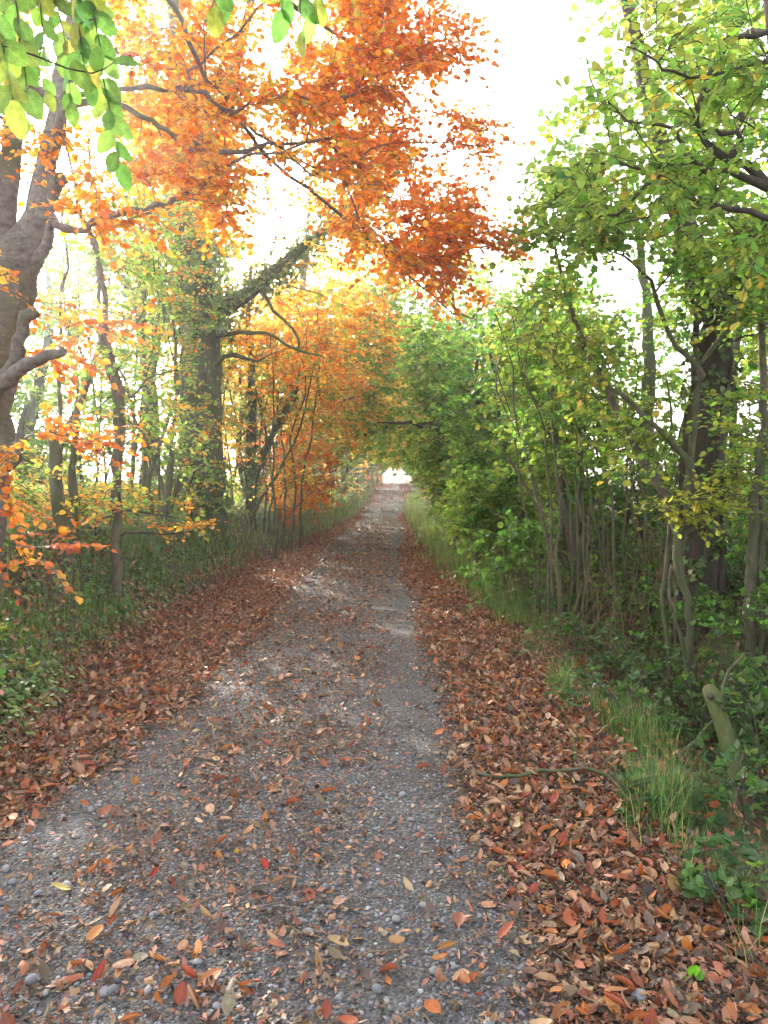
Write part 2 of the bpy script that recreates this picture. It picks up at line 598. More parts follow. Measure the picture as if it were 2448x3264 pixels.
# ------------------------------------------------------------------ tree growing
class Skel:
    def __init__(self, cap=20000):
        self.P = np.zeros((cap, 3))
        self.par = np.full(cap, -1)
        self.R = np.zeros(cap)
        self.part = np.zeros(cap, int)
        self.plen = np.zeros(cap)
        self.n = 0
        self.tips, self.tdir = [], []

    def _add(self, p, par, r, part):
        i = self.n
        self.P[i], self.par[i], self.R[i], self.part[i] = p, par, r, part
        self.plen[i] = 0 if par < 0 else self.plen[par] + np.linalg.norm(p - self.P[par])
        self.n += 1
        return i

    def path(self, pts, radii, part=0, root=False, step=.22, jit=.012, rng=RNG):
        pts = np.asarray(pts, float)
        radii = np.asarray(radii, float)
        par = -1
        if not root and self.n:
            par = int(np.argmin(np.linalg.norm(self.P[:self.n] - pts[0], axis=1)))
            pts = np.concatenate([self.P[par][None], pts[1:]]) if len(pts) > 1 else pts
        ext = np.concatenate([2 * pts[:1] - pts[1:2], pts, 2 * pts[-1:] - pts[-2:-1]])
        for k in range(len(pts) - 1):
            p0, p1, p2, p3 = ext[k:k + 4]
            m = max(2, int(np.linalg.norm(p2 - p1) / step))
            for q in range(m):
                t = q / m
                p = .5 * (2 * p1 + (p2 - p0) * t + (2 * p0 - 5 * p1 + 4 * p2 - p3) * t * t + (3 * p1 - p0 - 3 * p2 + p3) * t ** 3)
                if q == 0 and k == 0 and par >= 0:
                    continue
                par = self._add(p + rng.normal(size=3) * jit * (0 if (k == 0 and q == 0) else 1), par, radii[k] * (1 - t) + radii[k + 1] * t, part)
        par = self._add(pts[-1], par, radii[-1], part)
        return par

    def grow(self, T, rng, wl=.25, seg=.3, arch=.10, wig=.05, nofirst=0.0):
        T = np.asarray(T, float)
        if len(T) == 0:
            return
        base = self.P[:self.n]
        dist = np.array([np.linalg.norm(base - t, axis=1).min() for t in T])
        zmin = base[:, 2].min() + nofirst
        for k in np.argsort(dist):
            t = T[k]
            d = np.linalg.norm(self.P[:self.n] - t, axis=1)
            cost = d + wl * self.plen[:self.n] + (self.P[:self.n, 2] < zmin) * 5
            i = int(np.argmin(cost))
            p = self.P[i]
            L = np.linalg.norm(t - p)
            if L < .04:
                continue
            K = max(2, int(L / seg))
            c = (p + t) * .5 + np.array([0, 0, arch * L]) + rng.normal(size=3) * wig * L
            par = i
            for q in range(1, K + 1):
                s = q / K
                b = p * (1 - s) ** 2 + 2 * s * (1 - s) * c + t * s * s
                if q < K:
                    b = b + rng.normal(size=3) * wig * .35 * min(L, .6)
                par = self._add(b, par, 0, self.part[i])
                if self.n >= len(self.P) - 2:
                    return
            self.tips.append(self.P[par].copy())
            self.tdir.append(self.P[par] - self.P[self.par[par]])

    def wood(self, mbs, r0=.0032, e=2.25, rmax=9.0):
        n = self.n
        acc = np.zeros(n)
        kids = [[] for _ in range(n)]
        for i in range(n):
            if self.par[i] >= 0:
                kids[self.par[i]].append(i)
        R = self.R[:n].copy()
        for i in range(n - 1, -1, -1):
            if not kids[i]:
                acc[i] = max(acc[i], r0 ** e)
            if R[i] == 0:
                R[i] = min(acc[i] ** (1 / e), rmax)
            if self.par[i] >= 0:
                acc[self.par[i]] += acc[i]
        for i in range(n):
            p = self.par[i]
            if p >= 0 and R[i] > R[p] * .95 and self.R[i] == 0:
                R[i] = R[p] * .95
        R = R * (1 + .07 * np.random.default_rng(n).normal(size=n) * (R > .012))
        stack = [(-1, i) for i in range(n) if self.par[i] < 0]
        while stack:
            p, i = stack.pop()
            ids = [] if p < 0 else [p]
            pr = self.part[i]
            while True:
                ids.append(i)
                ks = [k for k in kids[i]]
                if not ks:
                    break
                same = [k for k in ks if self.part[k] == pr]
                nxt = max(same, key=lambda k: R[k] + (1 if self.R[k] > 0 else 0)) if same else None
                for k in ks:
                    if k != nxt:
                        stack.append((i, k))
                if nxt is None:
                    break
                i = nxt
            if len(ids) < 2:
                continue
            r = R[ids].copy()
            if p >= 0:
                r[0] = min(r[0], r[1] * 1.25)
            big = r.max()
            S = 3 if big < .008 else 5 if big < .03 else 8 if big < .1 else 14
            tube(mbs[pr], self.P[ids], r, S)
        self.Rf = R


def in_poly(P, x, y):
    P = np.asarray(P, float)
    ins = np.zeros(len(x), bool)
    j = len(P) - 1
    for i in range(len(P)):
        a = (P[i, 1] > y) != (P[j, 1] > y)
        with np.errstate(divide='ignore', invalid='ignore'):
            b = x < (P[j, 0] - P[i, 0]) * (y - P[i, 1]) / (P[j, 1] - P[i, 1]) + P[i, 0]
        ins ^= a & b
        j = i
    return ins


def region(poly, Y0, Y1, n, rng, holes=(), clump=0.0):
    """n points of a crown whose outline is given by bearings, spread over its depth."""
    P = np.asarray(poly, float)
    out = np.zeros((0, 3))
    while len(out) < n:
        x = rng.uniform(P[:, 0].min(), P[:, 0].max(), n * 3)
        y = rng.uniform(P[:, 1].min(), P[:, 1].max(), n * 3)
        Y = rng.uniform(Y0, Y1, n * 3)
        ok = in_poly(P, x, y)
        for h in holes:
            ok &= ~in_poly(h, x, y)
        if clump > 0:
            ok &= fbm(x / 170., y / 110. + Y * .37, 77, 3) > clump
        X = np.stack([(x - VX) / FPX * Y, Y, EYE - (y - VY) / FPX * Y], -1)[ok]
        X = X[X[:, 2] > height(X[:, 0], X[:, 1]) + .12]
        out = np.concatenate([out, X])
    return out[:n]


def sprays(crown, wood, tips, tdir, palfn, rng, nt=4, L=.34, sp=.045, leaf=.07, tpl=LEAF, flat=.45, droop=.12, fan=1.15, width=1.0, tw=.0018, pjit=.18):
    """Flat sprays of leaves at the ends of the twigs."""
    tips, tdir = np.asarray(tips), norm(np.asarray(tdir))
    N = len(tips)
    if N == 0:
        return
    az = np.arctan2(tdir[:, 1], tdir[:, 0])[:, None] + rng.uniform(-fan, fan, (N, nt)) + rng.normal(0, .25, (N, 1))
    pit = np.clip(np.arcsin(np.clip(tdir[:, 2], -1, 1)) * .5, -.6, .7)[:, None] + rng.normal(0, .28, (N, nt)) - droop
    H = np.stack([np.cos(az) * np.cos(pit), np.sin(az) * np.cos(pit), np.sin(pit)], -1).reshape(-1, 3)
    O = (tips[:, None] - tdir[:, None] * rng.uniform(0, .22, (N, nt, 1)) * L).reshape(-1, 3)
    l = L * rng.uniform(.55, 1.25, len(H))
    s = np.array([0, .5, 1.])
    TP = O[:, None] + H[:, None] * (s[None, :, None] * l[:, None, None])
    TP[:, 1, 2] += .04 * l
    TP[:, 2, 2] -= .10 * l
    if wood is not None and tw > 0:
        tubes(wood, TP, np.array([tw * 1.3, tw, tw * .5])[None] * np.ones((len(TP), 1)), 3)
    m = max(3, int(L / sp))
    q = (np.arange(m) + .6) / m
    pos = O[:, None] + H[:, None] * (q[None, :, None] * l[:, None, None])
    pos[..., 2] += (.16 * q * (1 - q) - .10 * q * q)[None] * l[:, None]
    up = np.array([0, 0, 1.])
    side = norm(np.cross(up, H))
    nrm = np.cross(H, side)
    sg = np.where(np.arange(m) % 2, 1., -1.)[None] * np.ones((len(H), 1))
    an = np.radians(rng.uniform(28, 68, (len(H), m))) * sg
    an[:, -1] *= .2
    d = H[:, None] * np.cos(an)[..., None] + side[:, None] * np.sin(an)[..., None] + np.array([0, 0, -.18]) + rng.normal(0, .18, (len(H), m, 3))
    n = nrm[:, None] + rng.normal(0, flat, (len(H), m, 3))
    pos = pos + rng.normal(0, .006, pos.shape)
    LL = leaf * (.45 + .85 * rng.random((len(H), m)) ** .8)
    C = palfn(np.repeat(pos.mean(1), m, 0), np.repeat(np.arange(len(H)), m))
    leaves(crown, pos.reshape(-1, 3), d.reshape(-1, 3), n.reshape(-1, 3), LL.ravel(), C, tpl, width)


def palette(pal, rng, pjit=.16, twig=.5):
    """Colour by twig with the odd leaf of another colour."""
    pal = np.asarray(pal, float)

    def fn(pos, tid):
        k = rng.integers(0, len(pal), tid.max() + 1)
        own = rng.integers(0, len(pal), len(tid))
        c = pal[np.where(rng.random(len(tid)) < twig, k[tid], own)]
        return np.clip(c * (1 + pjit * rng.normal(size=(len(c), 1))) * (1 + .07 * rng.normal(size=(len(c), 3))), .004, .8)
    return fn


def ivy_on(mb, P, R, rng, per_m=260, out=.10, leaf=.06, pal=None, tpl=LOBED):
    """Ivy leaves wrapped round a stem."""
    P, R = np.asarray(P), np.asarray(R)
    seg = np.linalg.norm(np.diff(P, axis=0), axis=1)
    tot = seg.sum()
    n = int(tot * per_m)
    cs = np.concatenate([[0], np.cumsum(seg)])
    s = rng.uniform(0, tot, n)
    k = np.clip(np.searchsorted(cs, s) - 1, 0, len(seg) - 1)
    t = ((s - cs[k]) / seg[k])[:, None]
    c = P[k] * (1 - t) + P[k + 1] * t
    r = R[k] * (1 - t[:, 0]) + R[k + 1] * t[:, 0]
    ax = norm(P[k + 1] - P[k])
    a = norm(np.cross(ax, np.array([.3, .9, .21])))
    b = np.cross(ax, a)
    th = rng.uniform(0, 2 * np.pi, n)
    o = a * np.cos(th)[:, None] + b * np.sin(th)[:, None]
    cl = vnoise(th * 1.6 + 11, s * 2.2, 5)
    rr = r + out * rng.random(n) ** 1.5 * (.4 + 1.3 * cl)
    keep = cl > .22
    nn = o + rng.normal(0, .45, (n, 3)) + np.array([0, 0, .35])
    d = np.cross(o, rng.normal(0, 1, (n, 3))) + np.array([0, 0, -.6])
    leaves(mb, (c + o * rr[:, None])[keep], d[keep], nn[keep], (leaf * rng.uniform(.6, 1.2, n))[keep], pick(pal, int(keep.sum()), rng), tpl)


ORANGE = [(.62, .22, .03), (.58, .18, .026), (.64, .28, .04), (.52, .14, .024), (.66, .38, .06)]
RUST = [(.54, .17, .045), (.48, .13, .038), (.58, .21, .05), (.45, .115, .034), (.58, .25, .055)]
GOLD = [(.62, .33, .04), (.60, .26, .03), (.62, .42, .06), (.45, .36, .05), (.58, .20, .025)]
LIME = [(.21, .34, .06), (.28, .39, .065), (.16, .30, .05), (.36, .40, .07), (.22, .36, .055)]
GREEN = [(.12, .27, .05), (.16, .31, .055), (.10, .23, .045), (.21, .33, .055), (.29, .35, .06)]
DEEP = [(.08, .16, .03), (.10, .19, .03), (.13, .22, .035), (.07, .13, .025)]
IVYC = [(.075, .14, .045), (.10, .17, .05), (.13, .20, .06), (.06, .115, .035), (.19, .24, .065)]
OLIVE = [(.18, .24, .05), (.24, .28, .055), (.14, .20, .045), (.34, .30, .055), (.11, .18, .04)]
GREYGREEN = [(.14, .18, .08), (.19, .23, .10), (.11, .15, .065), (.24, .25, .10)]


class Tree:
    def __init__(self, name, label, cat, base, bark, group=None, seed=1):
        self.zs = 1.0
        self.rng = np.random.default_rng(seed)
        bx, by = base[0], base[1]
        self.base = (bx, by, float(height(bx, by)))
        self.root = empty(name, self.base, label, cat, group)
        self.sk = Skel()
        self.parts = [('trunk', bark, None)]
        self.crown, self.twigw = MB(), MB()
        self.leafmat = M_LEAF
        self.ivy = MB()

    def foot(self, pts, radii, root):
        pts, radii = [np.asarray(p, float) for p in pts], list(radii)
        if root:
            z = float(height(pts[0][0], pts[0][1]))
            return [np.array([pts[0][0], pts[0][1], min(z, pts[0][2]) - .35])] + pts, [radii[0] * 1.1] + radii
        return pts, radii

    def limb(self, px, Y, radii, part=0, root=False, **k):
        """A stem through photo bearings px at distances Y (one number or a list)."""
        Y = np.broadcast_to(Y, (len(px),)) * self.zs
        radii = np.asarray(radii, float) * self.zs
        pts, radii = self.foot([at(p[0], p[1], y) for p, y in zip(px, Y)], radii, root)
        return self.sk.path(pts, radii, part, root, rng=self.rng, **k)

    def stem(self, pts, radii, part=0, root=False, **k):
        pts, radii = self.foot(pts, radii, root)
        return self.sk.path(pts, radii, part, root, rng=self.rng, **k)

    def branch(self, bark=None, label=None):
        self.parts.append(('branch', bark or self.parts[0][1], label))
        return len(self.parts) - 1

    def leaf(self, targets, pal, wl=.25, seg=.3, arch=.1, wig=.05, **k):
        n0 = len(self.sk.tips)
        self.sk.grow(targets, self.rng, wl=wl, seg=seg, arch=arch, wig=wig, nofirst=k.pop('nofirst', 0.0))
        t, d = self.sk.tips[n0:], self.sk.tdir[n0:]
        if len(t):
            sprays(self.crown, self.twigw, t, d, pal if callable(pal) else palette(pal, self.rng), self.rng, **k)

    def finish(self, r0=.0032, e=2.25):
        mbs = [MB() for _ in self.parts]
        self.sk.wood(mbs, r0, e)
        for mb, (nm, mat, lab) in zip(mbs, self.parts):
            if nm == 'trunk' and self.twigw.f:
                mb.v += self.twigw.v
                mb.c += self.twigw.c
                mb.uv += self.twigw.uv
                mb.f += [f + mb.n for f in self.twigw.f]
                mb.n += self.twigw.n
            o = mb.build(nm, mat, self.root, smooth_shade=True, cols=False)
            if o and lab:
                o['label'] = lab
        self.crown.build('crown', self.leafmat, self.root)
        self.ivy.build('ivy', M_IVY, self.root)
        return self.root

# ------------------------------------------------------------------ left side: the big grey beech at the edge
A = lambda *p: list(p)
t = Tree('beech_tree', 'big grey forked beech at the left edge, its orange crown arching over the lane', 'tree', at(-70, 1800, 6.0), M_BEECH, seed=11)
t.limb([(-150, 1900), (-105, 1550), (-72, 1376), (-50, 1218), (-5, 980), (40, 850), (90, 750), (112, 680), (135, 553), (172, 427), (200, 250), (250, 0), (330, -420), (420, -900)],
       [5.9, 6, 6, 6, 6, 6, 6, 6.02, 6.05, 6.1, 6.2, 6.4, 6.8, 7.3], [.36, .285, .245, .232, .225, .205, .11, .08, .073, .075, .073, .068, .055, .03], root=True, jit=.005)
t.limb([(-5, 980), (0, 840), (5, 700), (20, 560), (45, 400), (40, 200), (10, -60), (-60, -500)], [6, 6, 6, 6.0, 6, 5.9, 5.8, 5.6], [.2, .15, .11, .09, .072, .068, .06, .03], jit=.005)
t.limb([(40, 860), (110, 830), (148, 780), (160, 700), (163, 600), (172, 500), (200, 330), (260, 180)], [6, 5.95, 5.92, 5.9, 5.9, 5.8, 5.6, 5.4], [.07, .05, .042, .036, .034, .032, .028, .014], jit=.005)
# broken stubs and low bent limbs
b = t.branch(label='short broken stub bent upward with a cut end')
t.limb([(-20, 1290), (30, 1190), (58, 1120), (62, 1060), (85, 1005), (118, 990)], [5.95, 5.75, 5.65, 5.6, 5.6, 5.6], [.09, .06, .05, .046, .046, .042], b)
b = t.branch()
t.limb([(-30, 1250), (20, 1220), (90, 1160), (150, 1130), (205, 1118)], [5.95, 5.6, 5.4, 5.3, 5.3], [.08, .052, .044, .04, .03], b)
b = t.branch()
t.limb([(135, 690), (175, 588), (182, 560)], [6.05, 5.95, 5.9], [.08, .055, .045], b)
b = t.branch()
t.limb([(-45, 1330), (20, 1480), (60, 1400), (80, 1300)], [5.95, 5.6, 5.5, 5.5], [.08, .05, .03, .012], b)
# long limbs over the lane
b = t.branch(label='long thin bough drooping right across the lane under rust leaves')
t.limb([(178, 400), (250, 300), (370, 283), (470, 278), (560, 285), (640, 300), (720, 350), (790, 430), (860, 510), (980, 600), (1100, 700), (1220, 800), (1320, 900), (1440, 990), (1500, 1010), (1570, 960)],
       [6.1, 6.0, 6, 6.1, 6.2, 6.4, 6.6, 6.8, 7, 7.3, 7.6, 7.9, 8.1, 8.3, 8.4, 8.5], [.045, .024, .021, .02, .019, .019, .018, .018, .017, .016, .015, .013, .012, .010, .008, .004], b)
b = t.branch(label='dark bough sagging through the middle of the orange leaves')
t.limb([(190, 350), (300, 320), (400, 345), (480, 390), (530, 415), (600, 455), (700, 482), (790, 478), (860, 462), (960, 455), (1100, 430), (1250, 420)],
       [6.15, 6.1, 6.1, 6.2, 6.2, 6.3, 6.5, 6.7, 6.9, 7.1, 7.4, 7.7], [.04, .026, .024, .023, .022, .022, .021, .020, .017, .013, .009, .004], b)
b = t.branch(label='reddish brown bare bough curving out low to the right')
t.limb([(120, 700), (160, 705), (215, 728), (270, 722), (340, 690), (420, 668), (500, 665), (560, 645), (640, 600), (760, 590), (860, 640)],
       [6.05, 5.9, 5.8, 5.8, 5.9, 6.0, 6.1, 6.2, 6.4, 6.7, 7], [.05, .033, .029, .028, .027, .026, .025, .023, .016, .011, .005], b)
b = t.branch()
t.limb([(265, -20), (420, -120), (530, -10), (580, 70), (625, 180), (655, 260), (720, 300), (760, 380), (900, 470), (1050, 560), (1200, 620), (1320, 650)],
       [6.4, 6.2, 6.1, 6.2, 6.3, 6.5, 6.7, 6.8, 7.1, 7.5, 7.9, 8.3], [.05, .03, .021, .019, .018, .016, .015, .013, .012, .010, .008, .004], b)
b = t.branch()
t.limb([(300, -250), (600, -200), (850, -50), (1000, 60), (1150, 150), (1300, 200), (1480, 160)], [6.6, 7, 7.6, 8.2, 8.6, 9, 9.3], [.05, .035, .026, .02, .016, .011, .004], b)
b = t.branch()
t.limb([(350, -450), (700, -500), (1000, -350), (1200, -200), (1330, -100)], [6.8, 7.2, 8.2, 9, 9.5], [.05, .04, .03, .02, .006], b)

rng = t.rng
HOLES = [[(845, 625), (900, 615), (1010, 700), (1060, 790), (1000, 780), (900, 730)],
         [(1060, 320), (1180, 340), (1190, 420), (1080, 430)], [(880, 200), (990, 190), (1000, 290), (900, 270)],
         [(1430, 500), (1600, 560), (1640, 700), (1560, 760), (1500, 640), (1440, 600)],
         [(1140, 640), (1240, 660), (1330, 760), (1250, 760), (1150, 700)],
         [(720, 200), (790, 210), (790, 270), (720, 260)], [(1330, 330), (1420, 360), (1390, 430), (1320, 400)]]
MAIN = [(290, -350), (1290, -420), (1400, -60), (1290, 70), (1480, 150), (1390, 250), (1540, 420), (1570, 620), (1690, 880), (1630, 950), (1480, 985), (1270, 850), (1110, 760), (970, 640), (850, 570), (730, 570), (620, 510), (480, 490), (390, 390), (310, 260)]


def mixpal(pa, pb, f, rng):
    A_, B_ = palette(pa, rng), palette(pb, rng)

    def fn(pos, tid):
        w = f(pos)
        pickb = rng.random(tid.max() + 1)[tid] < w
        return np.where(pickb[:, None], B_(pos, tid), A_(pos, tid))
    return fn


rusty = mixpal(ORANGE + GOLD[:3] + [(.40, .38, .07)], RUST + ORANGE[:1], lambda p: np.clip((p[:, 0] / p[:, 1] * FPX + VX - 750) / 650, 0.08, .95), rng)
K = dict(nt=4, L=.38, sp=.040, leaf=.057, flat=.55, droop=.10, tw=.0024)
t.leaf(region(MAIN, 5.8, 9.4, 730, rng, HOLES, .455), rusty, **K)
t.leaf(region([(1290, -420), (1400, -60), (1480, 150), (1390, 250), (1540, 420), (1570, 620), (1690, 880), (1480, 985), (1270, 850), (1110, 660), (1000, 400), (900, 0)], 6.5, 9.6, 190, rng, HOLES, .43), rusty, **K)
t.leaf(region([(380, 390), (760, 560), (770, 700), (640, 720), (560, 600), (420, 540)], 5.8, 7.2, 42, rng), GOLD + ORANGE[:2], **K)
t.leaf(region([(-200, 380), (330, 430), (350, 560), (540, 560), (300, 640), (170, 560), (-200, 520)], 5.2, 6.4, 20, rng), GOLD + ORANGE, **K)
t.leaf(region([(150, 520), (330, 560), (520, 700), (330, 760), (200, 640)], 5.2, 6.4, 12, rng), ORANGE, **K)
t.leaf(region([(-200, 800), (90, 830), (110, 960), (-200, 960)], 4.6, 5.5, 6, rng), GOLD + ORANGE, **K)
t.leaf(region([(40, 980), (300, 930), (420, 1010), (330, 1120), (120, 1250), (60, 1150)], 5.4, 6.6, 14, rng), RUST + ORANGE, **K)
t.leaf(region([(80, 1350), (180, 1330), (340, 1380), (300, 1440), (120, 1450)], 5.0, 5.8, 7, rng), ORANGE + RUST[:2], **K)
t.leaf(region([(-100, 1410), (110, 1430), (230, 1480), (160, 1530), (-100, 1540)], 4.6, 5.4, 7, rng), GOLD + ORANGE, **K)
t.leaf(region([(-200, 1590), (60, 1580), (230, 1690), (190, 1780), (60, 1840), (-200, 1860)], 4.8, 5.8, 11, rng), RUST + ORANGE, **K)
t.leaf(region([(-900, -700), (280, -700), (250, 0), (150, 300), (-200, 700), (-900, 600)], 5.0, 9.5, 230, rng), GOLD + ORANGE, **K)
t.leaf(region([(280, -1100), (1200, -1000), (1250, -420), (290, -350)], 6, 9, 110, rng), rusty, **K)
# the low branch of fresh green leaves hanging close to the camera
gb = t.branch(M_TWIG, 'low branch with fresh bright green leaves hanging close overhead')
t.sk.path([(-2.75, 6.1, 4.4), (-2.6, 4.4, 4.1), (-2.0, 2.9, 3.6), (-1.3, 2.2, 3.2), (-.85, 2.0, 3.08), (-.35, 2.0, 3.02), (-.15, 2.0, 2.95)],
          [.05, .035, .022, .014, .010, .007, .004], gb, rng=rng)
green = MB()
GT = [[(60, -300), (40, -60), (60, 120), (85, 290), (70, 360)], [(200, -300), (150, -60), (190, 60), (215, 180), (225, 330)],
      [(-120, -250), (-60, -20), (10, 150), (40, 320)], [(330, -300), (270, -100), (300, 60), (330, 230), (350, 350), (385, 520)],
      [(330, 230), (330, 330), (345, 400)], [(215, 180), (290, 230), (360, 200)], [(150, -60), (240, -10), (300, 40), (320, 60)],
      [(60, 120), (120, 200), (150, 290)], [(-60, -20), (-80, 120), (-60, 330)],
      [(100, -80), (130, 30), (140, 140)], [(20, -80), (10, 40), (20, 170)], [(240, -60), (250, 80), (270, 190), (285, 260)],
      [(880, -300), (960, -110), (955, 20), (960, 100)], [(880, -300), (770, -120), (760, -20), (735, 10)], [(700, -300), (690, -60), (690, 20)],
      [(960, -110), (905, -40), (900, 30)], [(960, -110), (1010, -40), (1000, 40)], [(880, -200), (640, -120), (450, -60)]]
for k, g in enumerate(GT):
    dpt = 2.0 + .35 * math.sin(k * 2.1) * (k < 12) + .03 * k * (k < 12)
    P = np.array([at(x, y, dpt + .02 * j) for j, (x, y) in enumerate(g)])
    t.sk.path(P, np.linspace(.0035, .0012, len(P)), gb, step=.05, jit=.002, rng=rng)
    d0 = np.diff(P, axis=0)
    seg = np.linalg.norm(d0, axis=1)
    tot = seg.sum()
    m = max(3, int(tot / (.030 if k < 12 else .045)))
    s = np.linspace(.12 * tot, tot, m)
    if k >= 12:
        s = np.linspace(.5 * tot, tot, max(3, int(.5 * tot / .04)))
        m = len(s)
    cs = np.concatenate([[0], np.cumsum(seg)])
    ii = np.clip(np.searchsorted(cs, s) - 1, 0, len(seg) - 1)
    pp = P[ii] + d0[ii] * ((s - cs[ii]) / seg[ii])[:, None]
    dd = norm(d0[ii])
    sd = norm(np.cross(dd, np.array([0, 1., .15])) + rng.normal(0, .25, (m, 3)))
    sg = np.where(np.arange(m) % 2, 1, -1)[:, None]
    a = np.radians(rng.uniform(25, 55, m))[:, None]
    a[-1] = .1
    dl = dd * np.cos(a) + sd * sg * np.sin(a) + np.array([0, 0, -.25])
    nn = np.cross(sd, dd) + rng.normal(0, .45, (m, 3))
    det_leaves(green, pp, dl, nn, rng.uniform(.052, .084, m), rng.uniform(.58, .72, m), rng.uniform(.1, .7, m), rng.uniform(-.6, .3, m),
               pick([(.13, .26, .055), (.18, .30, .055), (.10, .22, .045), (.14, .27, .06), (.26, .30, .055)], m, rng, .16), nu=13, nv=7, ripple=.008, serr=.018)
root_l1 = t.finish()
for ch in root_l1.children:
    if ch.get('label', '').startswith('low branch with fresh'):
        lo = green.build('leaves', M_LEAFV, root_l1, uv=True, smooth_shade=True)
        lo.parent = ch
        lo.location = (0, 0, 0)

# ------------------------------------------------------------------ left side: the ivy-clad beech further down
t = Tree('ivy_clad_beech', 'thick mossy beech trunk wrapped in ivy, standing on the left bank', 'tree', at(640, 1690, 13.5), M_GREENBARK, seed=12)
t.zs = 1.125
rng = t.rng
TR = [(655, 1720), (645, 1600), (645, 1450), (640, 1250), (640, 1080), (630, 950), (615, 780), (600, 620), (585, 480), (570, 250), (560, -100), (560, -500)]
TRR = [.36, .33, .31, .295, .29, .27, .25, .22, .19, .15, .11, .05]
t.limb(TR, 12, TRR, root=True, jit=.01)
t.limb([(625, 800), (660, 640), (690, 480), (740, 250), (800, 0), (850, -300)], [12, 12.1, 12.2, 12.5, 13, 13.5], [.16, .13, .11, .09, .07, .03])
lb = t.branch(label='ivy covered limb slanting up to the right')
LP = [(650, 1020), (720, 980), (800, 930), (850, 880), (930, 820), (1000, 760), (1080, 700), (1200, 600), (1330, 480)]
t.limb(LP, [12, 11.9, 11.9, 11.9, 12, 12.1, 12.3, 12.6, 13], [.13, .11, .10, .09, .08, .065, .05, .035, .015], lb)
b = t.branch(label='bare dark broken bough reaching right')
t.limb([(660, 1190), (690, 1160), (735, 1132), (770, 1140), (820, 1152)], [12, 11.8, 11.7, 11.6, 11.6], [.07, .042, .037, .033, .02], b)
b = t.branch()
t.limb([(835, 920), (870, 985), (930, 1050), (952, 1085), (952, 1115)], [11.9, 11.7, 11.6, 11.6, 11.6], [.035, .027, .023, .02, .014], b)
b = t.branch()
t.limb([(660, 1060), (800, 1055), (880, 1080), (960, 1120), (1030, 1135)], [12, 11.6, 11.5, 11.4, 11.4], [.04, .03, .024, .018, .006], b)
K = dict(nt=4, L=.46, sp=.052, leaf=.08, flat=.55, droop=.08, tw=.003)
t.leaf(region([(380, -400), (1150, -400), (1250, 450), (1280, 850), (1180, 1060), (1010, 1040), (870, 900), (760, 820), (600, 500), (420, 400)], 12.4, 18.5, 480, rng, HOLES[:1], .36), mixpal(GOLD + ORANGE, LIME, lambda p: np.full(len(p), .25), rng), **K)
t.leaf(region([(740, 900), (1180, 950), (1260, 1080), (1200, 1250), (960, 1180), (760, 1090)], 13.5, 18, 130, rng, (), .40), GOLD + ORANGE + OLIVE[:1], **K)
pts = np.array([at(x, y, 13.5) for x, y in TR])
TRR = [r * 1.125 for r in TRR]
ivp = dict(out=.34, leaf=.075, pal=IVYC[1:] + GREEN + OLIVE + LIME[:2])
ivy_on(t.ivy, pts[4:10], np.array(TRR[4:10]), rng, 1500, **ivp)
ivy_on(t.ivy, pts[0:3], np.array(TRR[0:3]), rng, 180, out=.2, leaf=.08, pal=IVYC)
ivy_on(t.ivy, pts[2:5], np.array(TRR[2:5]), rng, 90, out=.1, leaf=.08, pal=IVYC + OLIVE)
ivy_on(t.ivy, np.array([at(x, y, z * 1.125) for (x, y), z in zip(LP, [12, 11.9, 11.9, 11.9, 12, 12.1, 12.3, 12.6, 13])]), np.array([.13, .11, .10, .09, .08, .065, .05, .035, .015]), rng, 560, out=.26, leaf=.075, pal=IVYC[1:] + GREEN + OLIVE)
t.finish()

# ------------------------------------------------------------------ left side: slender stems between the two beeches
def thicket(name, label, cat, stems, regs, pal, bark, seed, Kw, group=None, ivy=None, clump=.36, zs=1.0):
    Y0 = stems[0][1]
    t = Tree(name, label, cat, at(*stems[0][0][0], (Y0 if np.isscalar(Y0) else Y0[0]) * zs), bark, group, seed)
    t.zs = zs
    for k, (px, Y, r0, r1) in enumerate(stems):
        Ys = [Y] * len(px) if np.isscalar(Y) else Y
        t.limb(px, Ys, np.linspace(r0, r1, len(px)), root=True, jit=.012)
    for poly, Y0, Y1, n in regs:
        t.leaf(region(poly, Y0 * zs, Y1 * zs, n, t.rng, (), clump), pal, nofirst=.5, **Kw)
    if ivy:
        for px, Y, r, n, o in ivy:
            ivy_on(t.ivy, np.array([at(x, y, Y * zs) for x, y in px]), np.full(len(px), r * zs), t.rng, n, o, .07, IVYC + GREEN[:2])
    return t.finish()


KS = dict(nt=4, L=.34, sp=.05, leaf=.055, flat=.75, droop=.02, tw=.0024)
KB = dict(nt=4, L=.42, sp=.055, leaf=.07, flat=.75, droop=.02, tw=.003)
thicket('hazel_sapling', 'tall grey winding sapling with two twisting stems just right of the big left beech', 'sapling',
        [([(372, 1740), (368, 1600), (378, 1450), (385, 1300), (368, 1200), (350, 1120), (335, 1000), (325, 900), (310, 800), (265, 700), (240, 600), (225, 520), (200, 380)], 8, .05, .014),
         ([(370, 1250), (345, 1210), (330, 1080), (318, 960), (308, 800), (300, 650), (285, 560), (280, 430)], 8.0, .028, .010),
         ([(205, 1800), (190, 1300), (195, 1000), (212, 850), (205, 700), (212, 600)], 8.2, .026, .008),
         ([(385, 1300), (420, 1270), (470, 1210), (560, 1180)], 8, .02, .006)],
        [([(160, 600), (480, 560), (560, 800), (540, 1200), (600, 1500), (420, 1560), (260, 1300), (170, 1000)], 7.4, 9.5, 150)],
        mixpal(LIME + GREEN, GOLD, lambda p: np.full(len(p), .2), RNG), M_HAZEL, 21, KS)
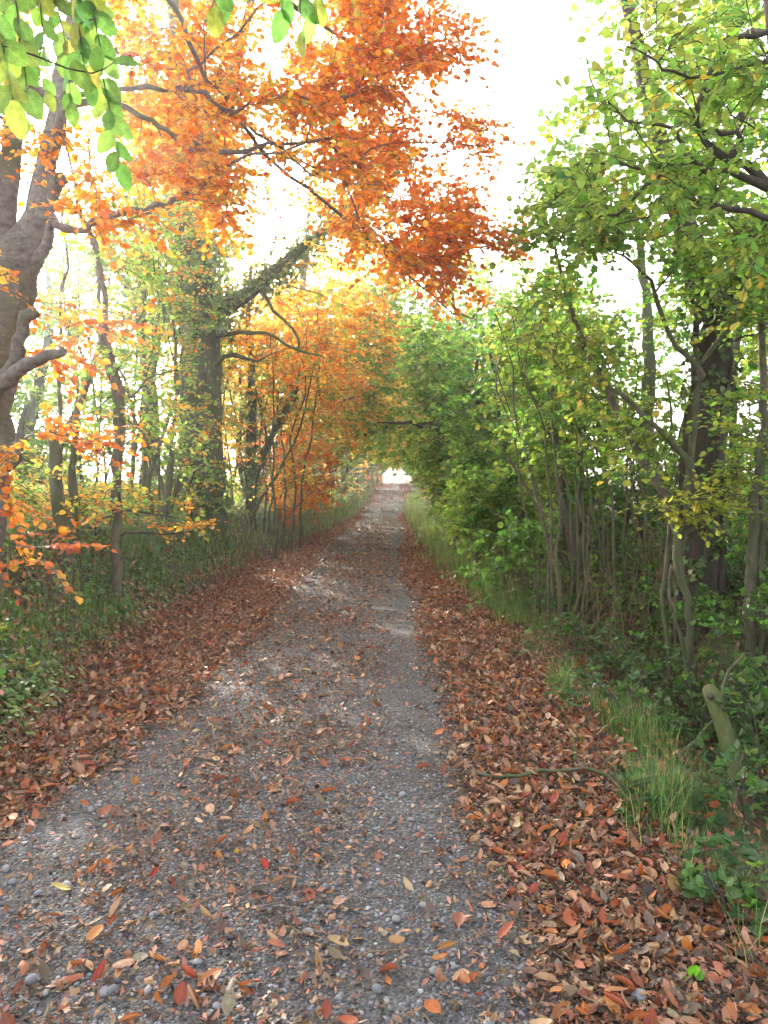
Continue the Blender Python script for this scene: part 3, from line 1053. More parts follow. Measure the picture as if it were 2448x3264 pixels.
thicket('ash_sapling', 'cluster of thin straight grey poles behind the winding sapling, between the two beeches', 'sapling',
        [([(x, 1700), (x + 12 * math.sin(x), 1500), (x + 25 * math.sin(x * 1.4), 1250), (x + 30 * math.sin(x * .6), 1000), (x + 50 * math.sin(x * 1.1), 700)], 12 + math.sin(x * 2.), .026, .008) for x in (238, 268, 297, 322, 410, 432, 474, 498, 540, 566)],
        [([(200, 620), (600, 600), (620, 1300), (240, 1400)], 11.2, 13.4, 90)],
        LIME + GREEN[:3] + GOLD[2:4], M_GREENBARK, 32, KS, clump=.42)
thicket('dead_sapling', 'pair of dark rough sapling trunks low on the left bank behind the orange beech sprays', 'sapling',
        [([(215, 1830), (205, 1700), (190, 1600), (178, 1520), (170, 1440), (165, 1380)], 7.6, .085, .05),
         ([(222, 1790), (225, 1650), (238, 1540), (240, 1450), (250, 1300), (280, 1200), (250, 1100)], 7.8, .06, .012)],
        [([(0, 1430), (330, 1450), (420, 1560), (380, 1650), (250, 1640), (0, 1600)], 7.2, 9.5, 60)],
        GOLD[2:4] + LIME + GOLD[:1], M_GREENBARK, 22, KS)
thicket('hazel_coppice', 'leaning bundle of pale thin hazel poles in front of the ivy-clad beech', 'shrub',
        [([(530, 1720), (470, 1560), (520, 1400), (560, 1250), (560, 1100), (530, 900), (500, 700)], 10, .035, .010),
         ([(500, 1720), (470, 1600), (455, 1400), (460, 1200), (460, 1000), (450, 800), (440, 560)], 10.2, .045, .012),
         ([(520, 1710), (560, 1560), (600, 1430), (640, 1330), (660, 1200), (655, 1090)], 10.4, .035, .010),
         ([(440, 1700), (420, 1500), (470, 1300), (500, 1150), (520, 1000), (510, 880), (490, 760)], 9.8, .03, .008),
         ([(545, 1700), (500, 1500), (430, 1330), (400, 1220), (330, 1100), (290, 1010)], 9.9, .03, .008),
         ([(510, 1650), (540, 1550), (545, 1450), (520, 1410), (450, 1370), (400, 1330)], 9.8, .05, .02)],
        [([(420, 640), (600, 600), (680, 900), (640, 1150), (700, 1500), (660, 1600), (420, 1600), (400, 1200), (440, 900)], 9.4, 11.5, 170)],
        mixpal(LIME + OLIVE, GOLD + ORANGE, lambda p: np.full(len(p), .25), RNG), M_GREENBARK, 23, KS, zs=1.12)
thicket('blackthorn_thicket', 'thicket of many thin upright brown stems right of the ivy-clad beech', 'shrub',
        [([(x, 1700), (x + 14 * math.sin(x), 1560), (x + 22 * math.sin(x * 1.7) + 10, 1400), (x + 40 * math.sin(x * .9) + 15, 1220), (x + 50 * math.sin(x * 1.3) + 20, 1060)], 16.5 + 1.2 * math.sin(x * 3), .028, .009) for x in (690, 712, 731, 752, 775, 821, 838, 857, 879, 905, 931, 958)],
        [([(680, 1080), (1000, 1020), (1060, 1300), (980, 1560), (700, 1600)], 15.8, 18.5, 190)],
        mixpal(OLIVE + LIME[:2] + GOLD, ORANGE, lambda p: np.full(len(p), .2), RNG), M_GREENBARK, 31, dict(nt=4, L=.42, sp=.06, leaf=.075, flat=.7, droop=.02, tw=.003), clump=.40)
thicket('low_beech_sprig', 'low yellow and orange beech regrowth spreading over the left bank top', 'shrub',
        [([(330, 1760), (300, 1680), (360, 1640), (450, 1630), (560, 1650)], 8.6, .02, .006),
         ([(320, 1770), (200, 1690), (120, 1660), (20, 1640)], 8.4, .018, .006), ([(330, 1760), (400, 1700), (520, 1700), (640, 1690)], 8.2, .016, .006)],
        [([(-60, 1530), (250, 1560), (480, 1590), (620, 1610), (700, 1700), (520, 1690), (300, 1710), (100, 1700), (-60, 1690)], 7.6, 9.6, 75)],
        GOLD + LIME[:2] + ORANGE[:2], M_TWIG, 24, dict(KS, flat=.4))
# behind the bank, towards the field
thicket('field_maple', 'pale green maple standing back behind the left bank, sky showing through', 'tree',
        [([(100, 1650), (90, 1400), (130, 1200), (160, 1000), (150, 800)], 15, .16, .03), ([(100, 1600), (250, 1300), (330, 1050), (350, 850)], 15.5, .1, .02), ([(95, 1600), (0, 1300), (-80, 1050)], 15.2, .1, .02)],
        [([(-200, 850), (120, 820), (420, 760), (520, 900), (520, 1300), (420, 1500), (100, 1600), (-200, 1600)], 14, 18.5, 620)],
        LIME + GREEN, M_GREENBARK, 25, dict(KB, leaf=.085, L=.5), clump=.36)
thicket('ash_tree', 'loose green ash with yellowing tips behind the hazel poles on the left', 'tree',
        [([(470, 1650), (480, 1300), (450, 1000), (470, 700), (430, 400)], 16, .2, .04), ([(480, 1200), (560, 900), (600, 650)], 16.3, .1, .03), ([(470, 1100), (350, 800), (300, 500)], 16, .08, .02)],
        [([(220, 300), (560, 350), (720, 700), (700, 1200), (560, 1550), (420, 1500), (350, 1000), (200, 700)], 14.5, 18.5, 480)],
        mixpal(GREEN + LIME, GOLD, lambda p: np.full(len(p), .3), RNG), M_GREENBARK, 26, dict(KB, leaf=.09, L=.5), clump=.4)
thicket('hedge_shrub', 'dark tangled shrub filling the gap low behind the left bank', 'shrub',
        [([(x, 1700), (x + 20 * math.sin(x), 1560), (x + 50 * math.sin(x * 2), 1400)], 13 + .5 * math.sin(x), .03, .008) for x in range(-100, 700, 90)],
        [([(-200, 1380), (600, 1400), (760, 1560), (740, 1680), (-200, 1700)], 12.4, 14.8, 300)],
        OLIVE + GREEN + DEEP, M_DARK, 27, KB, clump=.3)
# second, ivy-dark trunk and its orange neighbours
thicket('ivy_dark_tree', 'slim dark trunk covered in ivy right of the big ivy-clad beech', 'tree',
        [([(795, 1690), (800, 1560), (800, 1430), (805, 1300), (800, 1150), (790, 1000), (800, 850)], 14, .12, .03), ([(805, 1560), (850, 1420), (890, 1340), (940, 1250), (960, 1170)], 14, .07, .015),
         ([(790, 1600), (760, 1450), (770, 1300), (765, 1150)], 14.2, .06, .02), ([(800, 1650), (850, 1560), (900, 1480), (950, 1380), (985, 1240), (1020, 1060)], 13.6, .03, .008)],
        [([(700, 1050), (900, 1100), (960, 1350), (900, 1450), (720, 1400)], 13.4, 15.5, 70)],
        OLIVE + GOLD[:2], M_GREENBARK, 28, KB, zs=1.21, ivy=[([(795, 1690), (800, 1430), (805, 1250)], 14, .10, 420, .18), ([(805, 1560), (890, 1340), (940, 1250)], 14, .05, 300, .16)])
thicket('young_beech', 'rust-orange young beech thick with leaves at the foot of the dark ivy trunk', 'shrub',
        [([(880, 1690), (890, 1600), (930, 1500), (980, 1400)], 14.5, .03, .008), ([(880, 1690), (850, 1580), (860, 1480)], 14.6, .025, .008), ([(885, 1690), (960, 1600), (1030, 1540)], 14.4, .02, .006)],
        [([(810, 1390), (960, 1370), (1060, 1440), (1050, 1580), (900, 1660), (830, 1640)], 13.8, 15.4, 130)],
        ORANGE + GOLD[:2] + RUST[:1], M_TWIG, 29, dict(KB, flat=.4, leaf=.095, L=.55), clump=.36, zs=1.38)
t3 = Tree('golden_beech', 'tall golden orange beech leaning over the left verge where the lane narrows', 'tree', at(880, 1650, 22), M_BEECH, seed=30)
t3.zs = 1.16
t3.limb([(880, 1660), (890, 1450), (930, 1250), (950, 1050), (970, 850), (990, 600)], 19, [.2, .17, .14, .11, .08, .03], root=True)
t3.limb([(930, 1250), (1020, 1120), (1120, 1040), (1230, 990)], [19, 18.6, 18.3, 18], [.07, .055, .04, .015], t3.branch())
t3.limb([(900, 1420), (1000, 1330), (1080, 1280), (1160, 1260)], [19, 18.4, 18, 17.6], [.05, .04, .03, .012], t3.branch())
t3.leaf(region([(720, 980), (900, 930), (1050, 900), (1230, 950), (1280, 1080), (1240, 1260), (1130, 1420), (1020, 1480), (900, 1420), (760, 1350)], 19, 25, 460, t3.rng, (), .36),
        mixpal(GOLD[:3] * 2 + ORANGE[:1] + [(.64, .46, .10), (.66, .50, .13)], OLIVE[:2] + LIME[:2], lambda p: np.full(len(p), .28), t3.rng), nt=4, L=.5, sp=.065, leaf=.11, flat=.45, droop=.08)
t3.leaf(region([(720, 1150), (900, 1050), (1000, 1200), (900, 1420), (740, 1400)], 20, 27, 150, t3.rng), GOLD + [(.64, .46, .10)], nt=4, L=.5, sp=.065, leaf=.11, flat=.5, droop=.05)
t3.finish()

# ------------------------------------------------------------------ right side: ivy-stemmed ash, hazels and maples
t = Tree('ivy_stemmed_ash', 'dark ridged trunk bound in old ivy stems beside the right-hand ditch, green crown', 'tree', at(2235, 2100, 7.5), M_DARK, seed=41)
rng = t.rng
RT = [(2235, 2120), (2232, 1950), (2228, 1750), (2235, 1500), (2255, 1320), (2275, 1150), (2270, 1020), (2235, 900), (2195, 760), (2130, 560), (2070, 330), (2040, 180), (2000, 20), (1970, -200), (1960, -500)]
t.limb(RT, [7.5] * 8 + [7.6, 7.8, 8, 8.2, 8.4, 8.6, 9], [.30, .235, .20, .18, .175, .17, .155, .14, .12, .10, .085, .075, .065, .05, .02], root=True, jit=.012)
for k in range(9):       # old ivy stems up the trunk
    ph = k * .7
    pts = []
    for s in range(0, 7):
        x, y = RT[s]
        rr = [.30, .235, .20, .18, .175, .17, .155][s] * 1.02
        c = np.array(at(x, y, 7.5))
        a = ph + s * .35 * math.sin(k + 1)
        pts.append(c + np.array([math.cos(a) * rr, math.sin(a) * rr, 0]))
    t.stem(pts, np.linspace(.032, .014, 7), root=True, jit=.012)
b = t.branch()
t.limb([(2260, 1000), (2350, 900), (2440, 780), (2560, 600)], [7.5, 7.4, 7.3, 7.2], [.09, .075, .06, .02], b)
b = t.branch()
t.limb([(2150, 620), (2300, 450), (2420, 250), (2500, 0)], [7.7, 7.6, 7.5, 7.4], [.06, .05, .04, .015], b)
KR = dict(nt=4, L=.42, sp=.055, leaf=.068, flat=.75, droop=.05, tpl=LEAF, width=1.3, tw=.0026)
t.leaf(region([(1900, -350), (2650, -450), (2750, 1000), (2448, 1250), (2250, 1000), (2080, 760), (1880, 620), (1720, 640), (1790, 380), (1900, 330), (1960, 100)], 7, 10.5, 360, rng, (), .42),
        mixpal(LIME + GREEN, GOLD[2:4], lambda p: np.full(len(p), .05), rng), **KR)
ivy_on(t.ivy, np.array([at(x, y, 7.5) for x, y in RT[:4]]), np.array([.30, .235, .20, .18]), rng, 300, out=.16, leaf=.06, pal=IVYC)
ivy_on(t.ivy, np.array([at(x, y, 7.5) for x, y in RT[4:8]]), np.array([.175, .17, .155, .14]), rng, 220, out=.14, leaf=.07, pal=IVYC + DEEP)
t.finish()

t = Tree('leaning_hazel', 'many-stemmed pale hazel leaning left over the ditch before the dark ivy trunk', 'tree', at(2160, 2060, 6.6), M_HAZEL, seed=42)
rng = t.rng
t.limb([(2205, 2070), (2200, 1960), (2180, 1860), (2165, 1760), (2195, 1640), (2215, 1560), (2200, 1470)], 6.5, [0.0333, 0.03182, 0.03108, 0.0296, 0.03108, 0.0333, 0.0333], root=True)
t.limb([(2200, 1640), (2205, 1400), (2222, 1250), (2240, 1160), (2290, 1090), (2350, 1000), (2380, 900)], [6.5, 6.5, 6.5, 6.5, 6.45, 6.4, 6.4], [0.0333, 0.03182, 0.0296, 0.02368, 0.0185, 0.0148, 0.0074])
t.limb([(2240, 1180), (2190, 1130), (2140, 1080), (2100, 980), (2080, 900), (2020, 840), (1940, 800)], [6.5, 6.5, 6.5, 6.5, 6.5, 6.5, 6.6], [0.02442, 0.0222, 0.02072, 0.0185, 0.01628, 0.01332, 0.00592])
t.limb([(2195, 1470), (2100, 1370), (2040, 1310), (1980, 1260), (1920, 1200), (1860, 1120)], [6.5, 6.5, 6.6, 6.6, 6.7, 6.8], [0.0259, 0.0222, 0.02072, 0.01924, 0.0148, 0.0074])
t.limb([(2205, 1500), (2160, 1430), (2140, 1380), (2140, 1300), (2120, 1180)], 6.4, [0.01776, 0.01628, 0.01332, 0.01036, 0.00518])
t.limb([(2180, 1860), (2150, 1700), (2130, 1600), (2110, 1560), (2060, 1500), (2020, 1420), (1980, 1320), (1930, 1230), (1890, 1150), (1850, 1080), (1820, 980), (1790, 880), (1775, 800), (1760, 700)],
       [6.5, 6.5, 6.6, 6.6, 6.7, 6.8, 6.9, 7, 7, 7.1, 7.2, 7.3, 7.4, 7.5], [0.037, 0.037, 0.037, 0.037, 0.037, 0.03552, 0.0333, 0.03108, 0.0296, 0.02664, 0.0222, 0.0185, 0.0148, 0.00888])
t.limb([(2195, 1690), (2240, 1660), (2290, 1700), (2330, 1710)], 6.4, [0.0259, 0.0259, 0.0222, 0.0148])
t.limb([(2130, 2060), (2110, 1900), (2130, 1760), (2120, 1600), (2090, 1500)], 6.7, [0.0222, 0.02072, 0.01776, 0.0148, 0.00592], root=True)
t.limb([(2185, 2080), (2150, 1980), (2135, 1900), (2140, 1800)], 6.4, [0.01628, 0.0148, 0.01332, 0.00888], root=True)
KH = dict(nt=4, L=.34, sp=.055, leaf=.058, flat=.8, droop=.03, tw=.0022)
KH['tpl'] = LEAF
KH['width'] = 1.25
t.leaf(region([(1660, 820), (1760, 560), (2000, 480), (2300, 620), (2480, 800), (2480, 1000), (2250, 1100), (1900, 1000), (1750, 1000)], 6, 8.2, 240, rng, (), .40), mixpal(LIME + GREEN, OLIVE, lambda p: np.full(len(p), .2), rng), **KH)
t.leaf(region([(1700, 1000), (1950, 1050), (2100, 1250), (2150, 1500), (2000, 1500), (1850, 1300), (1720, 1150)], 6, 7.8, 70, rng, (), .42), LIME + OLIVE, **KH)
t.leaf(region([(2100, 1580), (2330, 1480), (2350, 1600), (2150, 1680)], 6.0, 6.6, 26, rng), [(.36, .40, .06), (.30, .36, .05), (.42, .40, .07)], **dict(KH, leaf=.05, flat=.4))
t.finish()

thicket('slim_hazel', 'single slim pale hazel stem rising beside the right edge of the view', 'sapling',
        [([(2395, 2110), (2388, 1950), (2400, 1750), (2410, 1600), (2425, 1450), (2440, 1300), (2425, 1150), (2420, 1000), (2410, 850)], 6.4, .05, .025), ([(2425, 1450), (2470, 1300), (2520, 1150)], 6.4, .03, .012)],
        [([(2300, 1250), (2480, 1250), (2650, 1500), (2500, 1700), (2330, 1650)], 5.9, 7.2, 80), ([(2250, 700), (2600, 700), (2650, 1100), (2380, 1100)], 6, 7.4, 60)],
        mixpal(LIME + [(.36, .40, .06)], OLIVE, lambda p: np.full(len(p), .2), RNG), M_HAZEL, 43, dict(KS, leaf=.055, flat=.5))
thicket('mossy_sapling', 'upright mossy sapling in the gap between the dark ivy trunk and the slim pale stem', 'sapling',
        [([(2345, 1950), (2340, 1700), (2345, 1500), (2335, 1300), (2340, 1150), (2370, 1000), (2400, 860)], 9.5, .07, .03)],
        [([(2250, 850), (2600, 850), (2600, 1150), (2380, 1180), (2250, 1050)], 9, 11, 70), ([(2270, 1400), (2600, 1380), (2600, 1700), (2300, 1700)], 8.8, 11, 70)],
        LIME + OLIVE, M_GREENBARK, 44, KB)
t = Tree('maple_tree', 'near maple reaching in from the right with dark crooked boughs and large pale green leaves', 'tree', (2.9, 4.6, 0), M_DARK, seed=45)
rng = t.rng
t.stem([(2.95, 4.5, float(height(2.95, 4.5)) - .1), (2.92, 4.5, 1.0), (2.75, 4.55, 2.0), (2.55, 4.6, 2.7), (2.45, 4.6, 3.3), (2.3, 4.7, 4.2), (2.2, 4.8, 5.2)], [.15, .13, .12, .11, .10, .08, .04], root=True)
b = t.branch(label='crooked mossy bough forking to the left')
t.limb([(2640, 740), (2448, 590), (2400, 540), (2340, 505), (2270, 470), (2230, 410), (2190, 400), (2100, 395), (2000, 375), (1935, 345), (1880, 250), (1850, 130)], [4.6, 4.6, 4.6, 4.6, 4.6, 4.6, 4.65, 4.7, 4.8, 4.9, 5, 5], [.06, .034, .03, .026, .022, .017, .013, .011, .009, .007, .005, .002], b)
t.limb([(2448, 590), (2350, 560), (2280, 545), (2220, 510), (2170, 470), (2160, 420)], 4.55, [.04, .022, .020, .018, .014, .007], b)
t.limb([(2340, 505), (2370, 450), (2300, 425), (2240, 420)], 4.5, [.025, .018, .014, .008], b)
t.limb([(2240, 400), (2230, 300), (2290, 180), (2370, 70)], 4.6, [.018, .015, .012, .006], b)
t.limb([(2170, 530), (2060, 530), (1900, 510), (1830, 525)], 4.7, [.014, .011, .008, .004], b)
t.limb([(2170, 530), (2060, 600), (1960, 680), (1880, 700)], 4.7, [.014, .012, .009, .004], b)
b = t.branch()
t.limb([(2700, 800), (2448, 690), (2330, 670), (2260, 665), (2200, 672)], 4.5, [.04, .02, .018, .014, .008], b)
b = t.branch()
t.limb([(2560, 100), (2448, 110), (2330, 125), (2210, 130)], 4.2, [.03, .016, .012, .006], b)
b = t.branch()
t.limb([(2560, 200), (2448, 175), (2330, 225), (2200, 240), (2110, 220), (2050, 180), (2000, 150)], [4.4, 4.3, 4.2, 4.1, 4, 4, 4], [.02, .012, .010, .008, .007, .005, .003], b)
KM = dict(nt=3, L=.32, sp=.055, leaf=.052, flat=.65, droop=.12, tpl=LEAF, tw=.002, width=1.3)
t.leaf(region([(1930, 250), (2050, 200), (2448, 150), (2700, 300), (2700, 1000), (2448, 950), (2150, 800), (1850, 720), (1850, 520), (1950, 420)], 4.1, 6.4, 290, rng, (), .44),
       mixpal([(.21, .33, .06), (.28, .38, .07), (.16, .29, .05)], GOLD[2:4] + [(.45, .40, .06)], lambda p: np.full(len(p), .07), rng), **KM)
t.leaf(region([(1980, 20), (2230, 10), (2250, 170), (2120, 200), (2000, 180)], 3.7, 4.4, 12, rng), [(.26, .34, .05), (.40, .38, .07), (.22, .31, .05)], **KM)
t.leaf(region([(2230, 0), (2500, -250), (2800, -200), (2800, 200), (2300, 260)], 3.9, 5.5, 34, rng), LIME, **KM)
t.finish()

# ------------------------------------------------------------------ right side: the hedge down to the tunnel
KG = dict(nt=4, L=.44, sp=.055, leaf=.072, flat=.75, droop=.04, tpl=LEAF, width=1.3, tw=.003)
thicket('hedge_maple', 'bright green bushy maple of the right hedge just past the leaning hazel', 'tree',
        [([(1850, 1880), (1790, 1600), (1770, 1400), (1760, 1250), (1765, 1150), (1780, 1000)], 9.8, .06, .012), ([(1855, 1880), (1790, 1500), (1740, 1350), (1690, 1240), (1650, 1150)], 10, .05, .012),
         ([(1860, 1880), (1850, 1500), (1860, 1300), (1870, 1150)], 10.2, .05, .012), ([(1840, 1880), (1720, 1650), (1650, 1500), (1600, 1420)], 9.6, .03, .008)],
        [([(1590, 1040), (1800, 880), (1950, 1000), (1960, 1450), (1850, 1600), (1640, 1540), (1580, 1300)], 9.2, 12, 260)],
        mixpal(GREEN + LIME, OLIVE, lambda p: np.full(len(p), .2), RNG), M_HAZEL, 51, KG, clump=.38)
thicket('hedge_hawthorn', 'green hawthorn mass with dark hollows in the middle of the right hedge', 'tree',
        [([(1640, 1780), (1620, 1500), (1580, 1250), (1560, 1100)], 13, .07, .015), ([(1650, 1780), (1700, 1500), (1720, 1250), (1700, 1100)], 13.4, .06, .015)],
        [([(1420, 1060), (1560, 1010), (1780, 1000), (1820, 1200), (1760, 1480), (1600, 1560), (1480, 1480), (1440, 1250)], 12.2, 16, 380)],
        mixpal(GREEN + LIME[:3], DEEP, lambda p: np.full(len(p), .2), RNG), M_DARK, 52, dict(KG, leaf=.085, L=.5), clump=.40)
thicket('ivy_leaning_ash', 'dark ivy-wrapped trunk leaning out left over the lane with a thin bare arm across it', 'tree',
        [([(1580, 1720), (1545, 1600), (1510, 1530), (1470, 1465), (1435, 1405), (1400, 1365), (1340, 1352), (1280, 1350), (1200, 1347)], [17, 17, 16.8, 16.6, 16.4, 16.2, 16, 15.8, 15.6], .20, .008),
         ([(1520, 1540), (1530, 1400), (1520, 1200), (1530, 1050)], 17, .09, .02), ([(1450, 1430), (1430, 1300), (1400, 1150), (1390, 1050)], 16.4, .05, .012)],
        [([(1330, 1030), (1480, 1040), (1560, 1150), (1560, 1420), (1450, 1420), (1350, 1300), (1290, 1180)], 15.5, 19, 260), ([(1345, 1400), (1400, 1380), (1560, 1480), (1560, 1640), (1470, 1660), (1390, 1560)], 16, 18.5, 150)],
        mixpal(GREEN + LIME, OLIVE, lambda p: np.full(len(p), .1), RNG), M_DARK, 53, dict(KG, leaf=.095, L=.5),
        ivy=[([(1580, 1720), (1510, 1530), (1435, 1405)], 16.7, .15, 420, .2)], clump=.36)
thicket('hedge_elder', 'yellow-green elder low in the right hedge beside the sunny verge', 'shrub',
        [([(1520, 1760), (1480, 1600), (1440, 1500)], 12.5, .03, .01), ([(1530, 1760), (1540, 1620), (1580, 1560)], 12.6, .03, .01)],
        [([(1450, 1560), (1540, 1500), (1640, 1560), (1720, 1700), (1640, 1820), (1550, 1790), (1470, 1680)], 11.4, 14, 170)],
        LIME + GREEN + OLIVE[:2], M_HAZEL, 54, dict(KG, leaf=.08), clump=.34)
thicket('guelder_shrub', 'fresh lime green seedling maple low at the foot of the right hedge', 'shrub',
        [([(1640, 1940), (1640, 1850), (1660, 1740)], 9.4, .015, .005), ([(1640, 1940), (1600, 1840), (1580, 1780)], 9.3, .012, .005)],
        [([(1560, 1700), (1690, 1660), (1740, 1760), (1680, 1880), (1580, 1920), (1530, 1820)], 8.8, 10, 24)],
        [(.12, .26, .045), (.16, .30, .05), (.10, .21, .04)], M_HAZEL, 55, dict(KG, leaf=.07))
thicket('hazel_rods', 'row of slender arching tan rods standing bare along the foot of the right hedge', 'shrub',
        [([(x, 1930), (x - 8 + 10 * math.sin(x), 1760), (x - 20 + 22 * math.sin(x * 1.3), 1580), (x - 50 + 40 * math.sin(x * .7), 1380), (x - 85 + 60 * math.sin(x * 1.9), 1180), (x - 110 + 80 * math.sin(x * 2.3), 1000)], 8.6 + .7 * math.sin(x * 3), .018, .006)
         for x in (1705, 1722, 1748, 1769, 1790, 1818, 1842, 1861, 1890, 1917, 1946, 1972, 2003, 2030, 2061)],
        [([(1560, 900), (2000, 850), (2050, 1300), (1900, 1500), (1640, 1450)], 7.8, 9.6, 110)],
        LIME + GREEN, M_HAZEL, 58, dict(KH, leaf=.055), clump=.44)
thicket('field_ash', 'thin green ash standing back behind the right bank, bright sky in its gaps', 'tree',
        [([(2080, 1800), (2060, 1400), (2070, 1100), (2040, 800), (2000, 500)], 13, .16, .03), ([(2080, 1700), (2200, 1300), (2300, 1000)], 13.5, .08, .02), ([(2070, 1500), (1950, 1250), (1880, 1000)], 13, .08, .02)],
        [([(1800, 1000), (2000, 900), (2500, 950), (2700, 1100), (2700, 1500), (2400, 1300), (2150, 1280), (1950, 1350), (1830, 1300)], 12, 15.5, 190)],
        LIME + GREEN, M_GREENBARK, 56, dict(KB, leaf=.085), clump=.46)
thicket('back_hedge', 'olive hedge behind the right-hand ditch closing off the field', 'hedge',
        [([(x, 1850), (x + 30 * math.sin(x), 1650), (x + 60 * math.sin(x * 2.), 1450)], 11.5 + .6 * math.sin(x), .03, .008) for x in range(1820, 2750, 80)],
        [([(1780, 1430), (2000, 1400), (2300, 1430), (2750, 1400), (2750, 1850), (1780, 1850)], 10.6, 13, 330)],
        OLIVE + DEEP + GREEN, M_DARK, 57, dict(KB, leaf=.08), clump=.3)

# ------------------------------------------------------------------ the tunnel: trees copied down both sides of the lane
def tunnel_proto(name, label, cat, pal, bark, seed, group, n=520, low=.1, reach=4.3, high=8.4):
    t = Tree(name, label, cat, (60.0, 300.0), bark, group, seed)
    b = np.array([60., 300., t.base[2]])
    rng = t.rng
    t.stem([b + (0, 0, -.3), b + (.1, 0, 1.2), b + (.0, .2, 3), b + (.4, .1, 5), b + (.9, 0, high - 1)], [.2, .16, .13, .10, .03], root=True)
    t.stem([b + (0, 0, 1.2), b + (1.0, .3, 3.2), b + (2.2, .2, 4.6), b + (reach, 0, 5.2)], [.1, .08, .06, .02])
    t.stem([b + (0, 0, .2), b + (-.7, .4, 2.2), b + (-1.2, .6, 4.6)], [.08, .06, .02], root=True)
    z = rng.uniform(low, high, 6 * n)
    x = rng.uniform(-2.6, reach + .4, 6 * n)
    y = rng.uniform(-2.3, 2.3, 6 * n)
    xm = .5 + (reach - .4) * smooth((z - 1.5) / 1.9) - 1.6 * smooth((z - 6.2) / 2.2)
    ok = (x < xm) & (x > -2.6 + 1.4 * smooth((z - 5) / 3)) & (fbm(x * .8 + seed, z * 1.1 + y * .6, seed) > .40)
    T = np.stack([x, y, z], -1)[ok][:n] + b
    t.leaf(T, palette(pal, rng, .18), nt=4, L=.55, sp=.085, leaf=.14, flat=.65, droop=.05, tpl=RHOMB, tw=.003, width=1.3)
    return t.finish(r0=.005)


protos = {
    'gold': tunnel_proto('beech_tree', '', 'tree', [(.68, .48, .10), (.66, .40, .08), (.64, .52, .14), (.52, .47, .11), (.66, .34, .06)], M_BEECH, 61, 'beeches arching over the far lane'),
    'rust': tunnel_proto('beech_tree', '', 'tree', ORANGE + RUST, M_BEECH, 62, 'beeches arching over the far lane'),
    'lime': tunnel_proto('hazel_tree', '', 'tree', LIME + GREEN[:2] + GOLD[3:4], M_HAZEL, 63, 'hazels arching over the far lane'),
    'green': tunnel_proto('hazel_tree', '', 'tree', GREEN + LIME, M_HAZEL, 64, 'hazels arching over the far lane'),
    'grey': tunnel_proto('willow_bush', '', 'shrub', GREYGREEN + OLIVE[:1], M_DARK, 65, 'grey willow bushes by the far lane', n=520, low=.05, reach=2.0, high=6.0)}
used = set()
SPOTS = [  # side, distance, offset beyond the lane edge, kind, scale, label
    ('L', 24, 1.9, 'gold', .95, 'golden beech next beyond the tall golden orange one on the left'),
    ('L', 28, 1.5, 'lime', .75, 'yellow-green hazel between two golden beeches on the left of the lane'),
    ('L', 31, 2.3, 'gold', 1.1, 'tall yellow beech on the left above the sunny grass verge'),
    ('L', 36, 1.15, 'grey', .95, 'grey-green willow bush left of the lane, nearest of its kind'),
    ('L', 42, 1.0, 'grey', 1.0, 'grey-green willow bush left of the lane in the shade past the sunny verge'),
    ('L', 48, 1.2, 'gold', 1.0, 'golden beech behind the grey willows on the left'),
    ('L', 55, .9, 'grey', 1.05, 'dark grey-green bush on the left halfway to the bright gap'),
    ('L', 62, .8, 'rust', 1.05, 'rust beech on the left deep in the tree tunnel'),
    ('L', 70, .3, 'grey', .95, 'last grey-green bush on the left before the bright gap'),
    ('L', 78, .1, 'rust', .85, 'orange beech hanging over the lane on the left near the bright gap'),
    ('L', 87, -.1, 'gold', .78, 'yellow beech at the left side of the bright gap'),
    ('R', 21, 1.5, 'green', .9, 'green hazel next beyond the ivy-wrapped leaning trunk on the right'),
    ('R', 25, 1.7, 'lime', 1.0, 'lime hazel on the right above the narrow grass verge'),
    ('R', 30, 1.6, 'green', .95, 'leafy green hazel on the right where the lane turns grey with gravel'),
    ('R', 35, 1.8, 'gold', 1.0, 'yellow beech glowing above the green hazels on the right'),
    ('R', 41, 1.3, 'lime', .95, 'lime hazel on the right leaning over the shaded lane'),
    ('R', 48, 1.5, 'green', 1.0, 'dark green hazel on the right deep in the tree tunnel'),
    ('R', 55, 1.6, 'gold', 1.1, 'golden beech on the right meeting its neighbours over the lane'),
    ('R', 63, 1.0, 'green', .9, 'last dark green hazel on the right before the bright gap'),
    ('R', 72, 1.3, 'rust', 1.0, 'orange beech hanging above the bright gap from the right'),
    ('R', 80, .7, 'lime', .78, 'pale lime hazel on the right near the bright gap'),
    ('R', 88, .6, 'gold', .75, 'pale yellow beech at the right side of the bright gap'),
    ('L', 66, .5, 'grey', .75, 'low grey-green bush at the left lane edge under the rust beech'),
    ('L', 83, .1, 'grey', .6, 'small dark bush at the left foot of the bright gap'),
    ('R', 84, .5, 'grey', .6, 'small grey bush at the right foot of the bright gap'),
    ('L', 96, .6, 'gold', .8, 'pale yellow beech closing the left of the bright gap'),
    ('R', 68, .8, 'grey', .7, 'low grey-green bush at the right lane edge before the bright gap'),
    ('L', 92, 4.5, 'gold', .9, 'yellow beech set back to the left of the bright gap'),
    ('R', 93, 4.2, 'gold', .95, 'yellow beech set back to the right of the bright gap')]
for k, (sd, Y, off, kind, sc, lab) in enumerate(SPOTS):
    p = protos[kind]
    o = p if kind not in used else copy_tree(p)
    used.add(kind)
    X = float(XL(Y) - off) if sd == 'L' else float(XR(Y) + off)
    o.location = (X, Y, float(height(X, Y)))
    o.rotation_euler = (0, 0, (0 if sd == 'L' else math.pi) + .25 * math.sin(k * 3.3))
    o.scale = (sc, sc * (1 + .1 * math.sin(k)), sc * (1 + .08 * math.cos(k * 2)))
    o['label'] = lab

